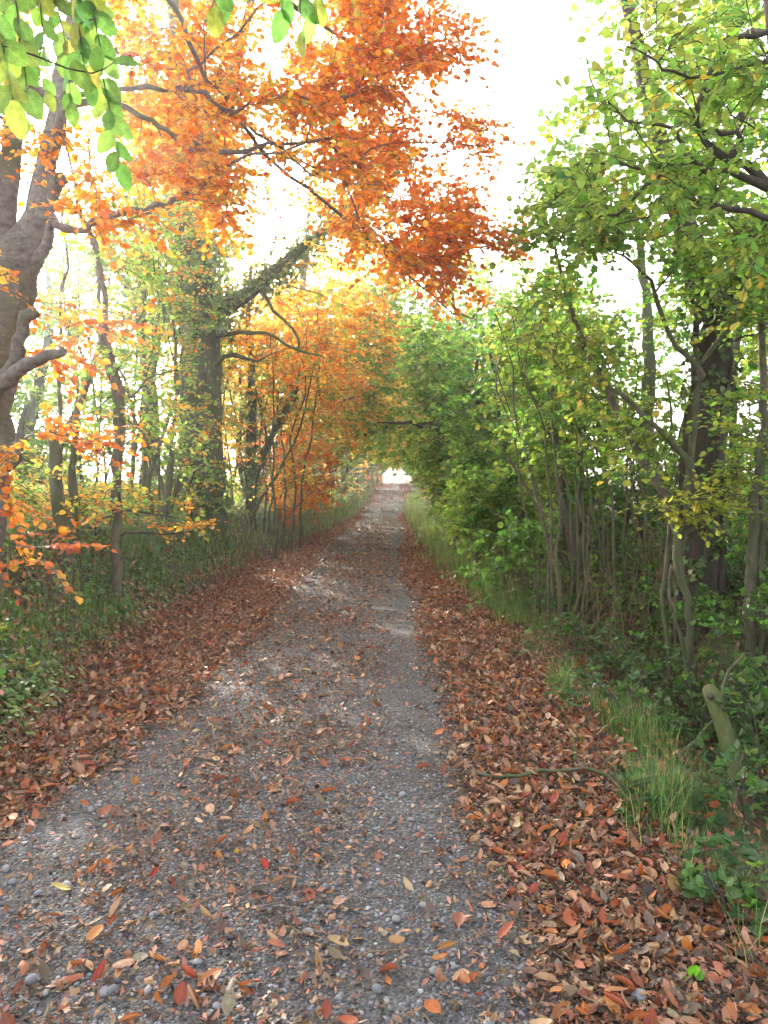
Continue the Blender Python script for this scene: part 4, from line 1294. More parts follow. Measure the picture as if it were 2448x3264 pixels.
# ------------------------------------------------------------------ ground cover
def scatter(n, x0, x1, y0, y1, dens, rng, cap=None):
    """Random ground points, kept in proportion to dens(X, Y) in 0..1."""
    X = rng.uniform(x0, x1, n)
    Y = rng.uniform(y0, y1, n)
    ok = rng.random(n) < dens(X, Y)
    return X[ok], Y[ok]


rng = np.random.default_rng(101)
TAN = [(.38, .20, .11), (.44, .25, .14), (.30, .16, .09), (.48, .30, .18)]
BROWN = [(.30, .105, .05), (.24, .08, .038), (.34, .14, .065), (.20, .065, .034)]
DECAY = [(.13, .085, .055), (.18, .12, .08), (.09, .06, .042), (.22, .16, .11)]
MIX = TAN * 2 + BROWN * 2 + [(.42, .15, .04), (.38, .11, .03)] + DECAY * 2
REDMIX = BROWN * 2 + TAN * 2 + [(.36, .10, .04), (.42, .15, .055), (.30, .07, .038)] + DECAY[:2]


def lay(mb, X, Y, Z, L, colr, rng, tilt=.35, curlmax=1.3, nu=5, nv=4, lift=.012):
    n = slope_normal(X, Y) + rng.normal(0, tilt, (len(X), 3)) * np.array([1, 1, .3])
    a = rng.uniform(0, 2 * np.pi, len(X))
    d = np.stack([np.cos(a), np.sin(a), np.zeros_like(a)], -1)
    pos = np.stack([X, Y, Z + lift * rng.random(len(X)) + .004], -1) - d * (L * .5)[:, None]
    s = norm(np.cross(n, d))
    nn = np.cross(d - n * np.sum(d * n, -1, keepdims=True), s)
    sg = np.where(rng.random(len(X)) < .68, 1, -1)
    cs_ = np.where(rng.random(len(X)) < .3, 1.9, 1.0) * curlmax
    det_leaves(mb, pos, d - norm(n) * np.sum(d * norm(n), -1, keepdims=True), n, L, rng.uniform(.5, .74, len(X)), sg * rng.uniform(0, 1, len(X)) * cs_, sg * rng.uniform(0, 1.15, len(X)) * cs_, colr, nu, nv, .01, .012, .07)


litter = MB()
verge = lambda X, Y: ((X > XL(Y) - .25) & (X < XR(Y) + .12 * vnoise(Y * 3, X * 2, 8) - .02)).astype(float)
# thick litter close by, thinning into smaller detail further off
for y0, y1, n, s in ((1.7, 4.5, 24000, 1.0), (4.5, 9, 46000, 1.0), (9, 16, 52000, 1.05), (16, 34, 46000, 1.35), (34, 95, 22000, 2.4)):
    X, Y = scatter(n, -3.2, 1.9, y0, y1, lambda X, Y: litter_density(X, Y) ** 1.25 * verge(X, Y), rng)
    red = smooth((Y - 6) / 7)
    c = np.where((rng.random(len(X)) < red)[:, None], pick(REDMIX, len(X), rng), pick(MIX, len(X), rng))
    L = (.018 + .058 * rng.random(len(X)) ** 1.4) * s
    lay(litter, X, Y, lane_z(X, Y), L, c, rng, nu=5 if y0 < 16 else 3, nv=4 if y0 < 9 else 3, lift=.022)
# decayed brown fragments trodden into the gravel
for y0, y1, n in ((1.7, 4.5, 62000), (4.5, 9, 70000), (9, 18, 30000)):
    X, Y = scatter(n, -3.0, 1.7, y0, y1, lambda X, Y: np.clip(np.interp(Y, [2, 3.2, 5], [.62, .5, .3]) + .6 * litter_density(X, Y) + 1.1 * (fbm(X * 1.3, Y * 1.3, 55) - .55), 0, 1) * verge(X, Y) * (1 - .75 * track(X, Y)), rng)
    lay(litter, X, Y, lane_z(X, Y), rng.uniform(.010, .036, len(X)), pick(DECAY + TAN[:3] + BROWN[:1], len(X), rng, .3), rng, tilt=.45, curlmax=1.3, nu=3, nv=3, lift=.013)
# leaves caught on both banks and in the ditch
for y0, y1, n, s in ((3.0, 9, 34000, .95), (9, 22, 26000, 1.2)):
    X, Y = scatter(n, -5.5, 4.5, y0, y1, lambda X, Y: (1 - verge(X, Y)) * np.clip(1.7 * (fbm(X * 1.1, Y * .9, 71) - .22), .35, 1), rng)
    lay(litter, X, Y, height(X, Y) + .06 * rng.random(len(X)), rng.uniform(.04, .075, len(X)) * s, pick(REDMIX + TAN, len(X), rng), rng, tilt=.5, nu=4, nv=3)
tag(litter.build('fallen_leaves', M_LITTER, None, uv=True, smooth_shade=True),
    'carpet of red-brown and tan fallen beech leaves covering the lane edges', 'leaf litter', kind='stuff')

# gravel
def stone_mat():
    m, nt, out = new_mat("stone")
    a = node(nt, "ShaderNodeAttribute", attribute_name='leafcol')
    tc = nt.nodes.new("ShaderNodeTexCoord")
    nz = node(nt, "ShaderNodeTexNoise", Scale=90.0, Detail=4.0)
    nt.links.new(tc.outputs['Object'], nz.inputs['Vector'])
    c = mixc(nt, 1.0, a.outputs['Color'], ramp(nt, nz.outputs[0], [(.3, (.7, .7, .7)), (.7, (1.2, 1.2, 1.2))]), 'MULTIPLY')
    p = node(nt, "ShaderNodeBsdfPrincipled", Roughness=.7)
    nt.links.new(c, p.inputs['Base Color'])
    b = node(nt, "ShaderNodeBump", Strength=.3, Distance=.003)
    nt.links.new(nz.outputs[0], b.inputs['Height'])
    nt.links.new(b.outputs[0], p.inputs['Normal'])
    nt.links.new(p.outputs[0], out.inputs[0])
    return m


M_STONE = stone_mat()


def ico(sub):
    p = (1 + 5 ** .5) / 2
    V = [(-1, p, 0), (1, p, 0), (-1, -p, 0), (1, -p, 0), (0, -1, p), (0, 1, p), (0, -1, -p), (0, 1, -p), (p, 0, -1), (p, 0, 1), (-p, 0, -1), (-p, 0, 1)]
    F = [(0, 11, 5), (0, 5, 1), (0, 1, 7), (0, 7, 10), (0, 10, 11), (1, 5, 9), (5, 11, 4), (11, 10, 2), (10, 7, 6), (7, 1, 8),
         (3, 9, 4), (3, 4, 2), (3, 2, 6), (3, 6, 8), (3, 8, 9), (4, 9, 5), (2, 4, 11), (6, 2, 10), (8, 6, 7), (9, 8, 1)]
    V = [np.array(v) / np.linalg.norm(v) for v in V]
    for _ in range(sub):
        cache, G = {}, []
        def mid(a, b):
            k = (min(a, b), max(a, b))
            if k not in cache:
                m = V[a] + V[b]
                V.append(m / np.linalg.norm(m))
                cache[k] = len(V) - 1
            return cache[k]
        for a, b, c in F:
            x, y, z = mid(a, b), mid(b, c), mid(c, a)
            G += [(a, x, z), (b, y, x), (c, z, y), (x, y, z)]
        F = G
    return np.array(V), np.array(F)


GREYS = [(.15, .147, .145), (.20, .196, .192), (.11, .108, .107), (.26, .255, .25), (.17, .16, .15), (.22, .20, .18), (.13, .132, .137), (.32, .31, .30), (.09, .085, .08)]


def stones(mb, X, Y, Z, S, colr, rng, sub=0, sink=.25):
    V, F = ico(sub)
    N = len(X)
    sc = np.stack([rng.uniform(.7, 1.3, N), rng.uniform(.6, 1.1, N), rng.uniform(.4, .75, N)], -1)
    P = V[None] * (1 + rng.normal(0, .17 if sub == 0 else .04, (N, len(V), 1))) * sc[:, None] * S[:, None, None]
    a = rng.uniform(0, 6.28, N)[:, None]
    x = P[..., 0] * np.cos(a) - P[..., 1] * np.sin(a)
    y = P[..., 0] * np.sin(a) + P[..., 1] * np.cos(a)
    P = np.stack([x + X[:, None], y + Y[:, None], P[..., 2] + (Z + S * (.5 - sink))[:, None]], -1)
    mb.add(P, (np.arange(N)[:, None, None] * len(V) + F[None]).reshape(-1, 3), np.repeat(colr, len(F), 0))


grav = MB()
gd = lambda X, Y: (1 - .6 * track(X, Y)) * (1 - .8 * litter_density(X, Y) ** .7) * verge(X, Y) * np.clip(.55 + 1.3 * (fbm(X * 1.1, Y * 1.1, 91) - .45), .15, 1)
for y0, y1, n, a, b in ((1.7, 4, 85000, .0028, .0105), (4, 7.5, 95000, .0035, .011), (7.5, 14, 60000, .005, .013), (14, 45, 26000, .008, .018)):
    X, Y = scatter(n, -3, 1.7, y0, y1, gd, rng)
    S = a + (b - a) * rng.random(len(X)) ** 2.6
    stones(grav, X, Y, lane_z(X, Y) - .003, S, pick(GREYS, len(X), rng, .2), rng, 0)
tag(grav.build('gravel', M_STONE, None, smooth_shade=False), 'loose grey gravel worn into the middle of the lane', 'gravel', kind='stuff')


# grass
def grass(mb, X, Y, H, W, rng, pal, lean=.5):
    N = len(X)
    a = rng.uniform(0, 2 * np.pi, N)
    h = np.stack([np.cos(a), np.sin(a), np.zeros(N)], -1)
    sd = np.stack([-np.sin(a), np.cos(a), np.zeros(N)], -1)
    ln = rng.uniform(.15, 1.2, N)[:, None] * lean
    b = np.stack([X, Y, height(X, Y) - .01], -1)
    up = np.array([0, 0, 1.])
    k = [0, .4, .75, 1.]
    V = []
    for s in k:
        c = b + up * (H[:, None] * (s - .35 * ln * s * s * 1.2)) + h * (H[:, None] * ln * s * s)
        w = W[:, None] * (1 - s * .95)
        V += [c - sd * w, c + sd * w]
    V = np.stack(V, 1)
    f = np.array([[0, 1, 3, 2], [2, 3, 5, 4], [4, 5, 7, 6]])
    mb.add(V, (np.arange(N)[:, None, None] * 8 + f[None]).reshape(-1, 4), np.repeat(pick(pal, N, rng, .2), 3, 0))


GRASSC = [(.09, .20, .045), (.13, .25, .055), (.17, .29, .07), (.11, .22, .06), (.28, .30, .10)]
SUNGRASS = [(.18, .31, .07), (.25, .36, .09), (.15, .27, .06), (.34, .37, .13), (.30, .28, .12)]  # brighter greens than GRASSC: the sunny look is put into the blade colour
gr = MB()
clm = lambda X, Y, s, t: smooth((fbm(X * 1.7, Y * 1.4, s, 3) - t) / .12)
X, Y = scatter(80000, .8, 2.6, 2.2, 13, lambda X, Y: (.24 + .76 * smooth((fbm(X * 3.3, Y * 2.1, 111, 3) - .42) / .14)) * np.exp(-((X - XR(Y) - .14) / .2) ** 2), rng)
grass(gr, X, Y, rng.uniform(.06, .27, len(X)) * (.42 + .85 * smooth((fbm(X * 3.3, Y * 2.1, 111, 3) - .42) / .2)), np.full(len(X), .0022) * (1 + Y / 8), rng, GRASSC)
X, Y = scatter(60000, .4, 2.4, 10, 60, lambda X, Y: np.exp(-((X - XR(Y) - .3) / .35) ** 2), rng)
grass(gr, X, Y, rng.uniform(.12, .42, len(X)), .004 + .0006 * Y, rng, SUNGRASS)
tag(gr.build('verge_grass', M_GRASS, None), 'tufted green grass along the right edge of the lane', 'grass', kind='stuff')
gl = MB()
X, Y = scatter(130000, -5, -2, 5.2, 14, lambda X, Y: np.maximum(.12, clm(X, Y, 121, .40)) * smooth((XL(Y) - X - .1) / .4) * smooth((Y - 4.8) / 2.5), rng)
grass(gl, X, Y, rng.uniform(.06, .22, len(X)), np.full(len(X), .003) * (1 + Y / 14), rng, SUNGRASS[:3] + GRASSC)
X, Y = scatter(80000, -5.2, -1.4, 12, 70, lambda X, Y: smooth((XL(Y) - X + .1) / .35) * np.exp(-np.clip(XL(Y) - X - 1, 0, 9) / .9), rng)
grass(gl, X, Y, rng.uniform(.08, .30, len(X)), .0035 + .0006 * Y, rng, SUNGRASS)
tag(gl.build('bank_grass', M_GRASS, None), 'sunlit grass and herbs on the low left bank', 'grass', kind='stuff')


# ivy and small herbs over the banks
def ground_ivy(mb, X, Y, L, rng, pal, tpl=LOBED, lift=.07, tilt=.4):
    n = slope_normal(X, Y) + rng.normal(0, tilt, (len(X), 3))
    d = rng.normal(0, 1, (len(X), 3)) * np.array([1, 1, .3])
    z = height(X, Y) + .015 + lift * rng.random(len(X))
    leaves(mb, np.stack([X, Y, z], -1), d, n, L, pick(pal, len(X), rng), tpl)


iv = MB()
X, Y = scatter(90000, -5.2, -2, 3.6, 14, lambda X, Y: smooth((XL(Y) - X - .02) / .3) * np.maximum(.26, clm(X, Y, 131, .42)), rng)
ground_ivy(iv, X, Y, rng.uniform(.022, .05, len(X)), rng, IVYC + GREEN[:2] + OLIVE[:1])
tag(iv.build('ground_ivy', M_IVY, None), 'dark glossy ivy creeping over the left bank among fallen leaves', 'ivy', kind='stuff')
iv = MB()
X, Y = scatter(100000, 1.3, 6, 4.2, 15, lambda X, Y: smooth((X - XR(Y) - .7) / .5) * clm(X, Y, 141, .33), rng)
ground_ivy(iv, X, Y, rng.uniform(.022, .05, len(X)), rng, IVYC + DEEP, lift=.14, tilt=.5)
tag(iv.build('bank_ivy', M_IVY, None), 'ivy and dark herbs growing over the right bank behind the ditch', 'ivy', kind='stuff')

# loose undergrowth on both banks
ug = MB()
ugs = MB()
for x0, x1, y0, y1, n, edge, pal, hh in ((1.6, 6, 3.6, 13, 1500, 'R', DEEP + GREEN[:3] + IVYC[:2], .75), (1.2, 5, 13, 30, 1100, 'R', GREEN + OLIVE + DEEP, 1.1),
                                         (-5.5, -3.0, 7.5, 14, 450, 'L', OLIVE + LIME + GOLD[:2], .35), (-6.5, -2.4, 14, 34, 1000, 'L', OLIVE + GREEN + GOLD[:2], .7)):
    X, Y = scatter(n, x0, x1, y0, y1, lambda X, Y: (smooth((X - XR(Y) - .7) / .6) if edge == 'R' else smooth((XL(Y) - X - .45) / .5)), rng)
    T = np.stack([X, Y, height(X, Y) + .06 + hh * rng.random(len(X)) ** 1.4], -1)
    dd = rng.normal(0, 1, T.shape) + np.array([0, 0, .6])
    sprays(ug, ugs, T, dd, palette(pal, rng, .2), rng, nt=4, L=.26, sp=.045, leaf=.055, tpl=LOBED if edge == 'R' else LEAF, flat=.7, droop=.05, tw=.0016)
o_ = ug.build('undergrowth', M_LEAF, None)
tag(o_, 'low mixed green undergrowth filling the banks under the hedges', 'undergrowth', kind='stuff')
o2_ = ugs.build('stem', M_TWIG, o_, cols=False)
o2_.location = (0, 0, 0)


# brambles: arching stems with leaves in threes
def bramble(name, label, X, Y, seed, n=9, R=.55, H=.5, lf=.06, pal=None, group=None, cat='bramble'):
    rng = np.random.default_rng(seed)
    z = float(height(X, Y))
    root = empty(name, (X, Y, z), label, cat, group)
    st, le = MB(), MB()
    a = rng.uniform(0, 2 * np.pi, n)
    r = R * rng.uniform(.5, 1.2, n)
    s = np.linspace(0, 1, 8)
    hh = H * rng.uniform(.5, 1.2, n)
    P = np.stack([X + np.cos(a)[:, None] * r[:, None] * s, Y + np.sin(a)[:, None] * r[:, None] * s, np.zeros((n, 8))], -1)
    gz = height(P[..., 0], P[..., 1])
    P[..., 2] = gz + hh[:, None] * np.sin(np.pi * np.clip(s, 0, 1) ** .8 * .92)[None] + .01
    P[:, 1:] += rng.normal(0, .012, P[:, 1:].shape)
    tubes(st, P, np.linspace(.0035, .0014, 8)[None] * np.ones((n, 1)), 4)
    q = rng.uniform(.15, 1.0, (n, 11))
    k = np.clip((q * 7).astype(int), 0, 6)
    f = (q * 7 - k)[..., None]
    I = np.arange(n)[:, None]
    pos = (P[I, k] * (1 - f) + P[I, k + 1] * f).reshape(-1, 3)
    ax = norm(P[I, k + 1] - P[I, k]).reshape(-1, 3)
    sd = norm(np.cross(ax, [0, 0, 1.])) * np.where(rng.random((len(pos), 1)) < .5, 1, -1)
    d = norm(sd + .4 * ax + rng.normal(0, .25, ax.shape))
    nn = np.array([0, 0, 1.]) + rng.normal(0, .4, d.shape)
    pos2 = pos + d * lf * .8
    tubes(st, np.stack([pos, pos + d * lf * .4, pos2], 1), np.full((len(pos), 3), .0009), 3)
    c = pick(pal or [(.06, .14, .035), (.09, .18, .05), (.05, .11, .03), (.12, .20, .05), (.10, .18, .07)], len(pos), rng)
    sid = norm(np.cross(nn, d))
    for w, sc in ((0, 1.15), (1, .9), (-1, .9)):
        m = len(pos)
        det_leaves(le, pos2 - (d * .12 * lf if w == 0 else 0), d * (1 if w == 0 else .3) + sid * w, nn, lf * sc * rng.uniform(.8, 1.1, m), rng.uniform(.62, .75, m),
                   rng.uniform(.1, .7, m), rng.uniform(-.7, .1, m), c * rng.uniform(.9, 1.1, (m, 1)), nu=7, nv=5, ripple=.012, serr=.03)
    st.build('stem', M_DRY if cat != 'bramble' else M_TWIG, root, cols=False, smooth_shade=True)
    le.build('foliage', M_LEAFV, root, uv=True, smooth_shade=True)
    return root


for k, (px, Y, lab, n, R, H, lf) in enumerate([
        (2380, 3.7, 'bramble with broad blue-green leaves by the right edge, in front of the leaning log', 6, .45, .3, .055),
        (2440, 3.0, 'dark bramble sprawling in the grass at the lower right edge', 5, .35, .2, .05),
        (2330, 2.75, 'small bramble in the grass tuft at the bottom right corner', 3, .2, .12, .05),
        (2440, 4.4, 'tall bramble mound at the right edge behind the leaning log', 10, .6, .5, .055),
        (2080, 3.7, 'low bramble among the verge grass in front of the log and the ditch', 5, .3, .16, .048),
        (2000, 5.0, 'bramble hanging its arching shoots over the ditch left of the log', 10, .5, .3, .055),
        (2230, 5.6, 'bramble clump at the foot of the dark ivy trunk', 14, .6, .5, .05),
        (2060, 6.2, 'bramble on the bank under the leaning hazel stems', 14, .7, .5, .05),
        (1840, 6.9, 'pale-leaved bramble where the grass tufts meet the dark hollow', 11, .5, .3, .055),
        (1780, 8.2, 'bramble at the verge beside the fresh lime seedling maple', 12, .55, .4, .055)]):
    bramble('bramble', lab, (px - VX) / FPX * Y, Y, 200 + k, n, R, H, lf, group='brambles along the right-hand ditch')
bramble('bramble', 'light green bramble at the foot of the left bank ivy', -2.75, 5.2, 231, 9, .35, .25, .045, pal=GREEN + LIME, group='brambles on the left bank')
bramble('bramble', 'yellow-green bramble on top of the left bank under the orange sprays', -3.5, 7.0, 232, 10, .4, .35, .045, pal=LIME + GREEN, group='brambles on the left bank')
for k in range(9):
    Y = [9.4, 10.6, 11.8, 13.2, 14.8, 16.6, 18.6, 21, 24][k]
    X = float(XR(Y)) + .85 + .15 * math.sin(k * 2.2)
    bramble('hedge_herb', ['leafy dark green herb clump under the hedge maple', 'second herb clump along the hedge foot, past the lime seedling', 'herb clump under the green hawthorn hollows',
                           'herb clump in front of the yellow-green elder', 'yellowish herb clump beside the elder on the sunny verge', 'herb clump at the foot of the leaning ivy-wrapped trunk',
                           'pale herb clump just past the leaning ivy-wrapped trunk', 'sunny herb clump on the narrow right verge', 'farthest herb clump on the right verge'][k],
            X, Y, 240 + k, 22, .8, .75, .065, pal=(GREEN + DEEP if k < 3 else GREEN + LIME), group='herb clumps along the right hedge foot', cat='herb')


# ferns
def fern(label, X, Y, seed, n=9, L=.5, pal=None, dead=False):
    rng = np.random.default_rng(seed)
    z = float(height(X, Y))
    root = empty('fern', (X, Y, z), label, 'fern', 'ferns by the right-hand ditch')
    st, le = MB(), MB()
    for k in range(n):
        a = 2 * math.pi * k / n + rng.uniform(-.25, .25)
        s = np.linspace(0, 1, 12)
        l = L * rng.uniform(.7, 1.15)
        up = rng.uniform(.5, .8)
        P = np.stack([X + math.cos(a) * l * s * (.6 + .4 * s), Y + math.sin(a) * l * s * (.6 + .4 * s), z + l * (up * s - (up + .1) * .75 * s ** 2.2)], -1)
        tube(st, P, np.linspace(.0035, .001, 12), 4)
        ss = np.linspace(.12, .98, 26)
        Q = np.stack([np.interp(ss, s, P[:, i]) for i in range(3)], -1)
        T = norm(np.gradient(Q, axis=0))
        sd = norm(np.cross(T, [0, 0, 1.]))
        w = l * .2 * np.sin(np.pi * ss ** .7) + .008
        for g in (1, -1):
            leaves(le, Q, sd * g + .35 * T + rng.normal(0, .06, T.shape), np.cross(sd, T) + rng.normal(0, .15, T.shape), w, pick(pal or [(.05, .15, .03), (.07, .18, .035), (.04, .11, .025)], len(Q), rng), LEAF, .42)
    st.build('stem', M_TWIG, root, cols=False)
    le.build('frond', M_GRASS, root)


fern('glossy green fern on the ditch side below the dark ivy trunk', *at(2110, 2200, 5.6)[:2], 301, 9, .42)
fern('small fern between the leaning log and the trunk foot', *at(2330, 2180, 5.5)[:2], 302, 7, .3)
fern('fern half hidden under the leaning hazel', *at(2060, 1960, 7.2)[:2], 303, 9, .45)

# dry stems: bracken and old cleavers collapsed on the right bank
def dry_tangle(label, px, Y, seed, n=70, R=.8, H=.7, thick=.0035):
    rng = np.random.default_rng(seed)
    X = (px - VX) / FPX * Y
    z = float(height(X, Y))
    root = empty('dry_stem_tangle', (X, Y, z), label, 'dead stems', 'tangles of dead stems on the right bank')
    mb = MB()
    x0 = X + rng.normal(0, R * .5, n)
    y0 = Y + rng.normal(0, R * .4, n)
    a = rng.uniform(0, 2 * np.pi, n)
    l = rng.uniform(.3, 1.1, n)
    s = np.linspace(0, 1, 9)
    P = np.stack([x0[:, None] + np.cos(a)[:, None] * l[:, None] * s ** 1.3, y0[:, None] + np.sin(a)[:, None] * l[:, None] * s ** 1.3, np.zeros((n, 9))], -1)
    g = height(P[..., 0], P[..., 1])
    P[..., 2] = np.maximum(height(x0, y0)[:, None] + H * rng.uniform(.4, 1.3, n)[:, None] * np.sin(np.pi * s ** .75 * .95)[None], g + .01)
    P[:, 1:] += rng.normal(0, .015, P[:, 1:].shape)
    tubes(mb, P, np.linspace(thick, thick * .4, 9)[None] * rng.uniform(.6, 1.3, (n, 1)), 4)
    mb.build('stem', M_DRY, root, cols=False, smooth_shade=True)


dry_tangle('fountain of dry brown stems on the right bank between hedge maple and leaning hazel', 1960, 7.6, 401, 60, .6, .8, .0035)
dry_tangle('low reddish tangle of dead stems in the dark ditch hollow', 1880, 7.0, 402, 60, .7, .3, .003)
dry_tangle('dead stems slumped under the hedge maple', 1800, 9.2, 403, 40, .8, .8, .0035)
dry_tangle('grey dead stems behind the leaning hazel', 2050, 8.6, 404, 60, 1.0, 1.3, .004)
dry_tangle('dead stems standing at the foot of the hawthorn hollows', 1700, 11.8, 405, 40, .8, .8, .0045)
dry_tangle('thin dead stems right of the dark ivy trunk', 2330, 8.2, 406, 40, .8, .7, .0035)

# fine twigs and leaf stalks strewn over the lane
X, Y = scatter(9000, -2.6, 1.5, 1.9, 10, lambda X, Y: verge(X, Y) * (.35 + .65 * litter_density(X, Y)), rng)
a_ = rng.uniform(0, 2 * np.pi, len(X))
l_ = .02 + .10 * rng.random(len(X)) ** 3
q_ = np.array([-.5, -.1, .3, .5])
b_ = rng.normal(0, .12, len(X))
P_ = np.stack([X[:, None] + np.cos(a_)[:, None] * l_[:, None] * q_ - np.sin(a_)[:, None] * (b_ * l_)[:, None] * q_ ** 2 * 4,
               Y[:, None] + np.sin(a_)[:, None] * l_[:, None] * q_ + np.cos(a_)[:, None] * (b_ * l_)[:, None] * q_ ** 2 * 4, np.zeros((len(X), 4))], -1)
P_[..., 2] = lane_z(P_[..., 0], P_[..., 1]) + .006 + .02 * rng.random((len(X), 1)) * litter_density(X, Y)[:, None]
tw_ = MB()
tubes(tw_, P_, np.array([1, .9, .8, .6])[None] * (.0006 + .0011 * rng.random((len(X), 1)) ** 2), 4)
tag(tw_.build('twig_litter', M_DRY, None, cols=False), 'fine twigs and leaf stalks strewn over gravel and fallen leaves', 'twig litter', kind='stuff')

# ------------------------------------------------------------------ single things lying about
lg = empty('log', at(2300, 2450, 4.55), 'peeled greenish log with a knotted end leaning in the ditch at the right', 'log')
mb = MB()
P = np.array([at(2345, 2490, 4.4), at(2335, 2420, 4.45), at(2312, 2340, 4.5), at(2290, 2270, 4.55), at(2270, 2215, 4.6), at(2258, 2195, 4.62), at(2250, 2185, 4.63)])
tube(mb, P, [.050, .048, .047, .046, .049, .043, .02], 16)
mb.build('trunk', M_LOG, lg, cols=False, smooth_shade=True)
mb = MB()
kc = np.array(at(2268, 2222, 4.545))
tube(mb, np.array([kc + (0, .03, 0), kc, kc + (.002, -.012, 0)]), [.02, .018, .007], 10)
mb.build('knot', M_DARK, lg, cols=False, smooth_shade=True)


def stick(label, P, r0, r1, mat, side=()):
    P = np.asarray(P, float)
    o = empty('fallen_stick', P[0], label, 'stick', 'fallen sticks')
    mb = MB()
    s = Skel(400)
    s.path(P, np.linspace(r0, r1, len(P)), 0, True, step=.05, jit=.004, rng=rng)
    for q in side:
        s.path(q, np.linspace(r0 * .6, r1 * .6, len(q)), 0, step=.05, jit=.003, rng=rng)
    s.wood([mb])
    mb.build('stem', mat, o, cols=False, smooth_shade=True)


def g3(px, py, Y, up=.02):
    x = (px - VX) / FPX * Y
    return (x, Y, float(height(x, Y)) + .018 + up)


stick('long crooked green-grey stick lying from the leaf litter into the verge grass', [g3(1480, 0, 4.0), g3(1620, 0, 3.95, .03), g3(1760, 0, 4.0, .05), g3(1880, 0, 4.02, .06), g3(1960, 0, 3.9, .05), g3(2010, 0, 3.72, .02)], .011, .006, M_GREENBARK)
stick('thin grey stick leaning beside the log under the slim hazel', [g3(2330, 0, 5.0, 0), (2.12, 5.1, .22), (2.3, 5.2, .42)], .014, .008, M_HAZEL)
stick('short broken stick propped against the leaning log', [g3(2160, 0, 4.5, 0), (1.78, 4.6, .08), (1.87, 4.62, .16)], .012, .008, M_HAZEL)
stick('thin bare twig lying across the leaves in front of the ditch', [g3(1900, 0, 4.6, .05), g3(2000, 0, 4.9, .12), g3(2090, 0, 5.1, .2)], .006, .003, M_DRY)
for k, (px, Y, ang, l) in enumerate([(1020, 3.1, .4, .16), (880, 2.62, -.5, .22), (560, 2.7, .6, .25), (1380, 2.85, .9, .14), (300, 2.55, .7, .3), (1000, 2.42, .2, .35), (1430, 3.5, .3, .12)]):
    x, y, z = g3(px, 0, Y, .004)
    d = (math.cos(ang) * l, math.sin(ang) * l)
    lab = ['short straight twig on the gravel in mid-lane near the bright patch', 'thin twig lying on the gravel left of the yellow leaf', 'twig among the brown leaves at lower left of the lane',
           'twig by the two big tan leaves on the dark gravel track', 'longest twig lying near the bottom left corner', 'fine twig half under leaves at the bottom middle', 'tiny twig at the edge of the right-hand litter'][k]
    stick(lab, [(x, y, z), (x + d[0] * .5, y + d[1] * .5 + .01, z + .006), (x + d[0], y + d[1], z + .002)], .0035, .0018, M_DRY)

# single leaves lying on top, one object each
def leaf_mesh(seed, colr, L=1.0):
    r = np.random.default_rng(seed)
    mb = MB()
    cu, fo = r.uniform(-.4, 1.6), r.uniform(.3, 2.6)
    det_leaves(mb, np.array([[-.5, 0, 0.]]), np.array([[1., 0, 0]]), np.array([[0, 0, 1.]]), np.array([1.0]), np.array([r.uniform(.54, .68)]), np.array([cu]), np.array([fo]),
               np.array([colr]), nu=15, nv=9, ripple=.012, serr=.016)
    tube(mb, np.array([[-.66, .03, .03], [-.58, .01, .01], [-.5, 0, 0]]), [.010, .012, .012], 4, np.array([colr]) * .7)
    me = mb.mesh('fallen_leaf', M_LITTER, uv=True, smooth_shade=True)
    return me


KINDS = {'tan': TAN + [(.44, .28, .15)], 'rust red': [(.32, .075, .04), (.38, .105, .045), (.34, .09, .04), (.28, .062, .036)], 'orange-brown': [(.46, .17, .05), (.40, .14, .04), (.50, .22, .07), (.36, .11, .035)]}
MESH = {k: [leaf_mesh(500 + i * 7 + len(k), c) for i, c in enumerate(v * 3)] for k, v in KINDS.items()}
lr = np.random.default_rng(77)


def put_leaf(me, x, y, L, label, group=None, lift=.012, tilt=.25):
    o = bpy.data.objects.new('fallen_leaf', me)
    col.objects.link(o)
    o.location = (x, y, float(lane_z(x, y)) + lift + .15 * L * tilt)
    o.rotation_euler = (lr.normal(0, tilt), lr.normal(0, tilt), lr.uniform(0, 6.28))
    o.scale = (L, L, L)
    return tag(o, label, 'fallen leaf', group)


